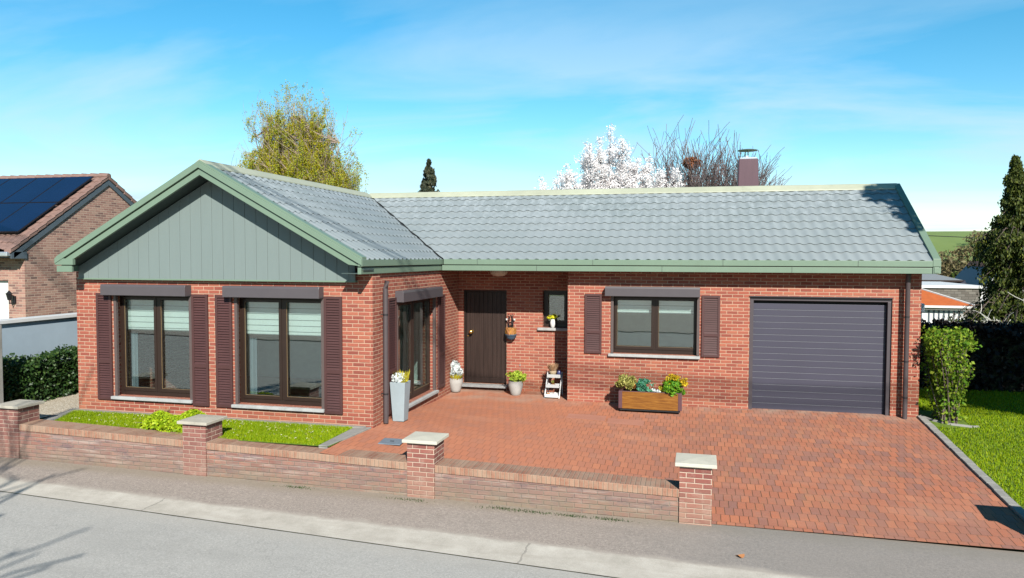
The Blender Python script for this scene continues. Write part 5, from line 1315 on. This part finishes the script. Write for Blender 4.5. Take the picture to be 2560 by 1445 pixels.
# ---- wrought iron ornament and bowl on the wall
io = MB(); r = np.random.RandomState(2)
for k in range(7):
    x = 6.775+(k-3)*.018; io.tube([(x+r.normal(0, .008), .885, 1.24), (x+r.normal(0, .012), .872, 1.34), (x+r.normal(0, .014), .880, 1.44), (6.775+(k-3)*.014, .885, 1.56-abs(k-3)*.02)], [.009, .012, .010, .005], 6)
for s in (-1, 1):
    io.tube([(6.775, .88, 1.40), (6.775+s*.06, .87, 1.38), (6.775+s*.085, .86, 1.44)], .006, 6).tube([(6.775+s*.02, .88, 1.25), (6.775+s*.06, .87, 1.22), (6.775+s*.07, .87, 1.27)], .006, 6).tube([(6.775+s*.03, .885, 1.50), (6.775+s*.06, .87, 1.54), (6.775+s*.04, .87, 1.58)], .006, 6)
wo = io.build('iron_sconce', M['metal_art'], smooth=True); ORG[wo.name] = (0, 0, 0)
tag(wo, 'black wrought iron wall ornament with two candle cups between door and small window', 'wall ornament')
for s in (-1, 1): MB().tube([(6.775+s*.085, .86, 1.44), (6.775+s*.085, .86, 1.475)], .018, 10).build('candle_cup', M['white'], wo)
hb = empty('wall_planter', (6.80, .80, 1.0), 'slate blue half bowl of orange heather hung on the wall under the iron ornament', 'planter')
MB().lathe((6.80, .80, 1.02), [(.02, 0), (.06, .012), (.10, .055), (.122, .105), (.128, .108), (.128, .125), (.11, .125)], 26, .75).build('bowl', M['blue_bowl'], hb, smooth=True)
r = np.random.RandomState(9); V, F = spikes(r, 520, (6.80, .80, 1.12), .10, .17, .35, .007); mesh_np('heather', V, F, M['heather_o'], hb, 4)
MB().box(6.74, .86, 1.06, 6.86, .898, 1.13).build('hook', M['metal_art'], hb)
# ---- vase with tulips on the small sill
vz = empty('tulip_vase', (7.69, .90, 1.30), 'white vase with yellow tulips on the sill of the small window', 'vase')
MB().lathe((7.69, .90, 1.297), [(.028, 0), (.04, .012), (.055, .07), (.058, .11), (.048, .15), (.042, .18), (.036, .18)], 22).build('vase', M['offwhite'], vz, smooth=True)
r = np.random.RandomState(8); q = MB(); heads = []
for k in range(11):
    a = r.uniform(-1.2, 1.2); e_ = (7.69+.12*math.sin(a)*r.uniform(.4, 1), .89+r.uniform(-.05, .03), 1.49+r.uniform(.0, .075)); q.tube([(7.69, .90, 1.46), e_], .003, 4); heads.append(e_)
q.build('stems', M['green_leaf'], vz)
V, F = cards(np.repeat(np.array(heads), 9, 0)+r.normal(0, .012, (99, 3)), .04, r); mesh_np('flowers', V, F, M['tulip'], vz, 4)
# small ornaments behind the pane
tag(MB().lathe((7.56, 1.10, 1.32), [(.05, 0), (.045, .08), (.02, .13)], 12).build('sill_ornament', M['stone_white'], smooth=True), 'small pale ornament behind the glass of the small window', 'ornament')
# ---- access cover, dry leaf, weeds
cvm = MB(); cvm.box(-.17, -.17, 0, .17, .17, .012)
co = cvm.build('access_cover', M['cover'], bev=.004); zc_ = zg(6.18, -4.25)
co.location = (6.18, -4.26, zc_+.004); co.rotation_euler = (0, R(1.5), R(6)); tag(co, 'square blue-grey access cover in the paving behind the wall', 'manhole cover')
q = MB().box(-.03, -.015, .0125, .03, .015, .016).build('lifting_eye', M['metal_art']); q.parent = co
lf = MB(); pts = []
for k in range(9):
    a = k/9*2*math.pi; rr = .045*(1+.35*math.sin(3*a)); pts.append((rr*math.cos(a), rr*.8*math.sin(a), .012+.014*math.sin(2*a)))
lf.prism(pts, (0, 0, .003)); lo = lf.build('dry_leaf', M['deadleaf'], smooth=False); lo.location = (11.09, -6.20, zr(11)+.01); tag(lo, 'dry orange-brown leaf lying on the pavement', 'leaf')
def f_weeds(r, n_):
    c = np.array([(8.6, -5.42), (9.1, -5.42), (9.6, -5.42), (8.2, -5.40), (5.2, -5.33), (6.9, -5.40)]); i = r.randint(0, len(c), n_)
    p = c[i]+r.normal(0, 1, (n_, 2))*np.array([.14, .025]); return np.stack([p[:, 0], p[:, 1], np.array([zr(a) for a in p[:, 0]])+.008], 1)
tag(blades('wall_foot_weeds', 900, f_weeds, .008, .03, M['ivy'], 9, .004), 'sparse moss and weeds along the foot of the low wall', 'weeds')
# ---- lawn shrub, heather tuft, daisies
sh = empty('low_shrub', (2.55, -4.35, .08), 'spreading low yellow-green shrub on the front lawn', 'shrub')
r = np.random.RandomState(23)
n_ = 9500; x = r.uniform(1.78, 3.25, n_); y = r.uniform(-4.90, -3.85, n_)
e1 = ((x-2.62)/.66)**2+((y+4.42)/.46)**2; ok = e1 < 1+.12*np.sin(x*17)+.1*np.sin(y*23); x, y, e1 = x[ok], y[ok], e1[ok]
z = .08+.25*np.clip(1.05-e1, 0, 1)**.4*(.75+.25*np.sin(x*9+y*7))*r.uniform(.7, 1.05, len(x))
V, F = cards(np.stack([x, y, z], 1), .042, r); mesh_np('foliage', V, F, M['shrub'], sh, 4)
q = MB()
for k in range(40): q.tube([(2.6, -4.4, .07), (2.6+r.uniform(-.6, .6), -4.4+r.uniform(-.4, .4), .18)], [.006, .003], 3, caps=False)
q.build('stems', M['bark'], sh, recalc=False)
V, F = spikes(r, 260, (2.02, -4.05, .08), .07, .19, .55, .006); tag(mesh_np('dry_heather', V, F, M['heather'], None, 4), 'tuft of dry brown heather behind the low shrub', 'heather')
def f_daisy(r, n_):
    x = r.uniform(.5, 5.2, n_); y = r.uniform(-4.9, -3.9, n_); ok = (x > .2+(-(y+3.57))*.46); x, y = x[ok], y[ok]
    return np.stack([x, y, np.full(len(x), .115)], 1)
P = f_daisy(r, 320); P = np.repeat(P, 3, 0)+r.normal(0, .008, (len(P)*3, 3)); V, F = cards(P, .016, r)
tag(mesh_np('lawn_flowers', V, F, M['daisy'], None, 4), 'scattered tiny white and yellow flowers in the front lawn', 'flowers', kind='stuff')
# pale slabs lying flush in the paving
q = MB()
for (x0, y0, x1, y1) in ((8.35, -1.32, 9.05, -1.0), (9.1, -1.45, 9.75, -1.12)):
    q.prism([(x0, y0, zg(x0, y0)+.003), (x1, y0, zg(x1, y0)+.003), (x1, y1, zg(x1, y1)+.003), (x0, y1, zg(x0, y1)+.003)], (0, 0, .004))
tag(q.build('pale_slabs', M['tileplate']), kind='structure')
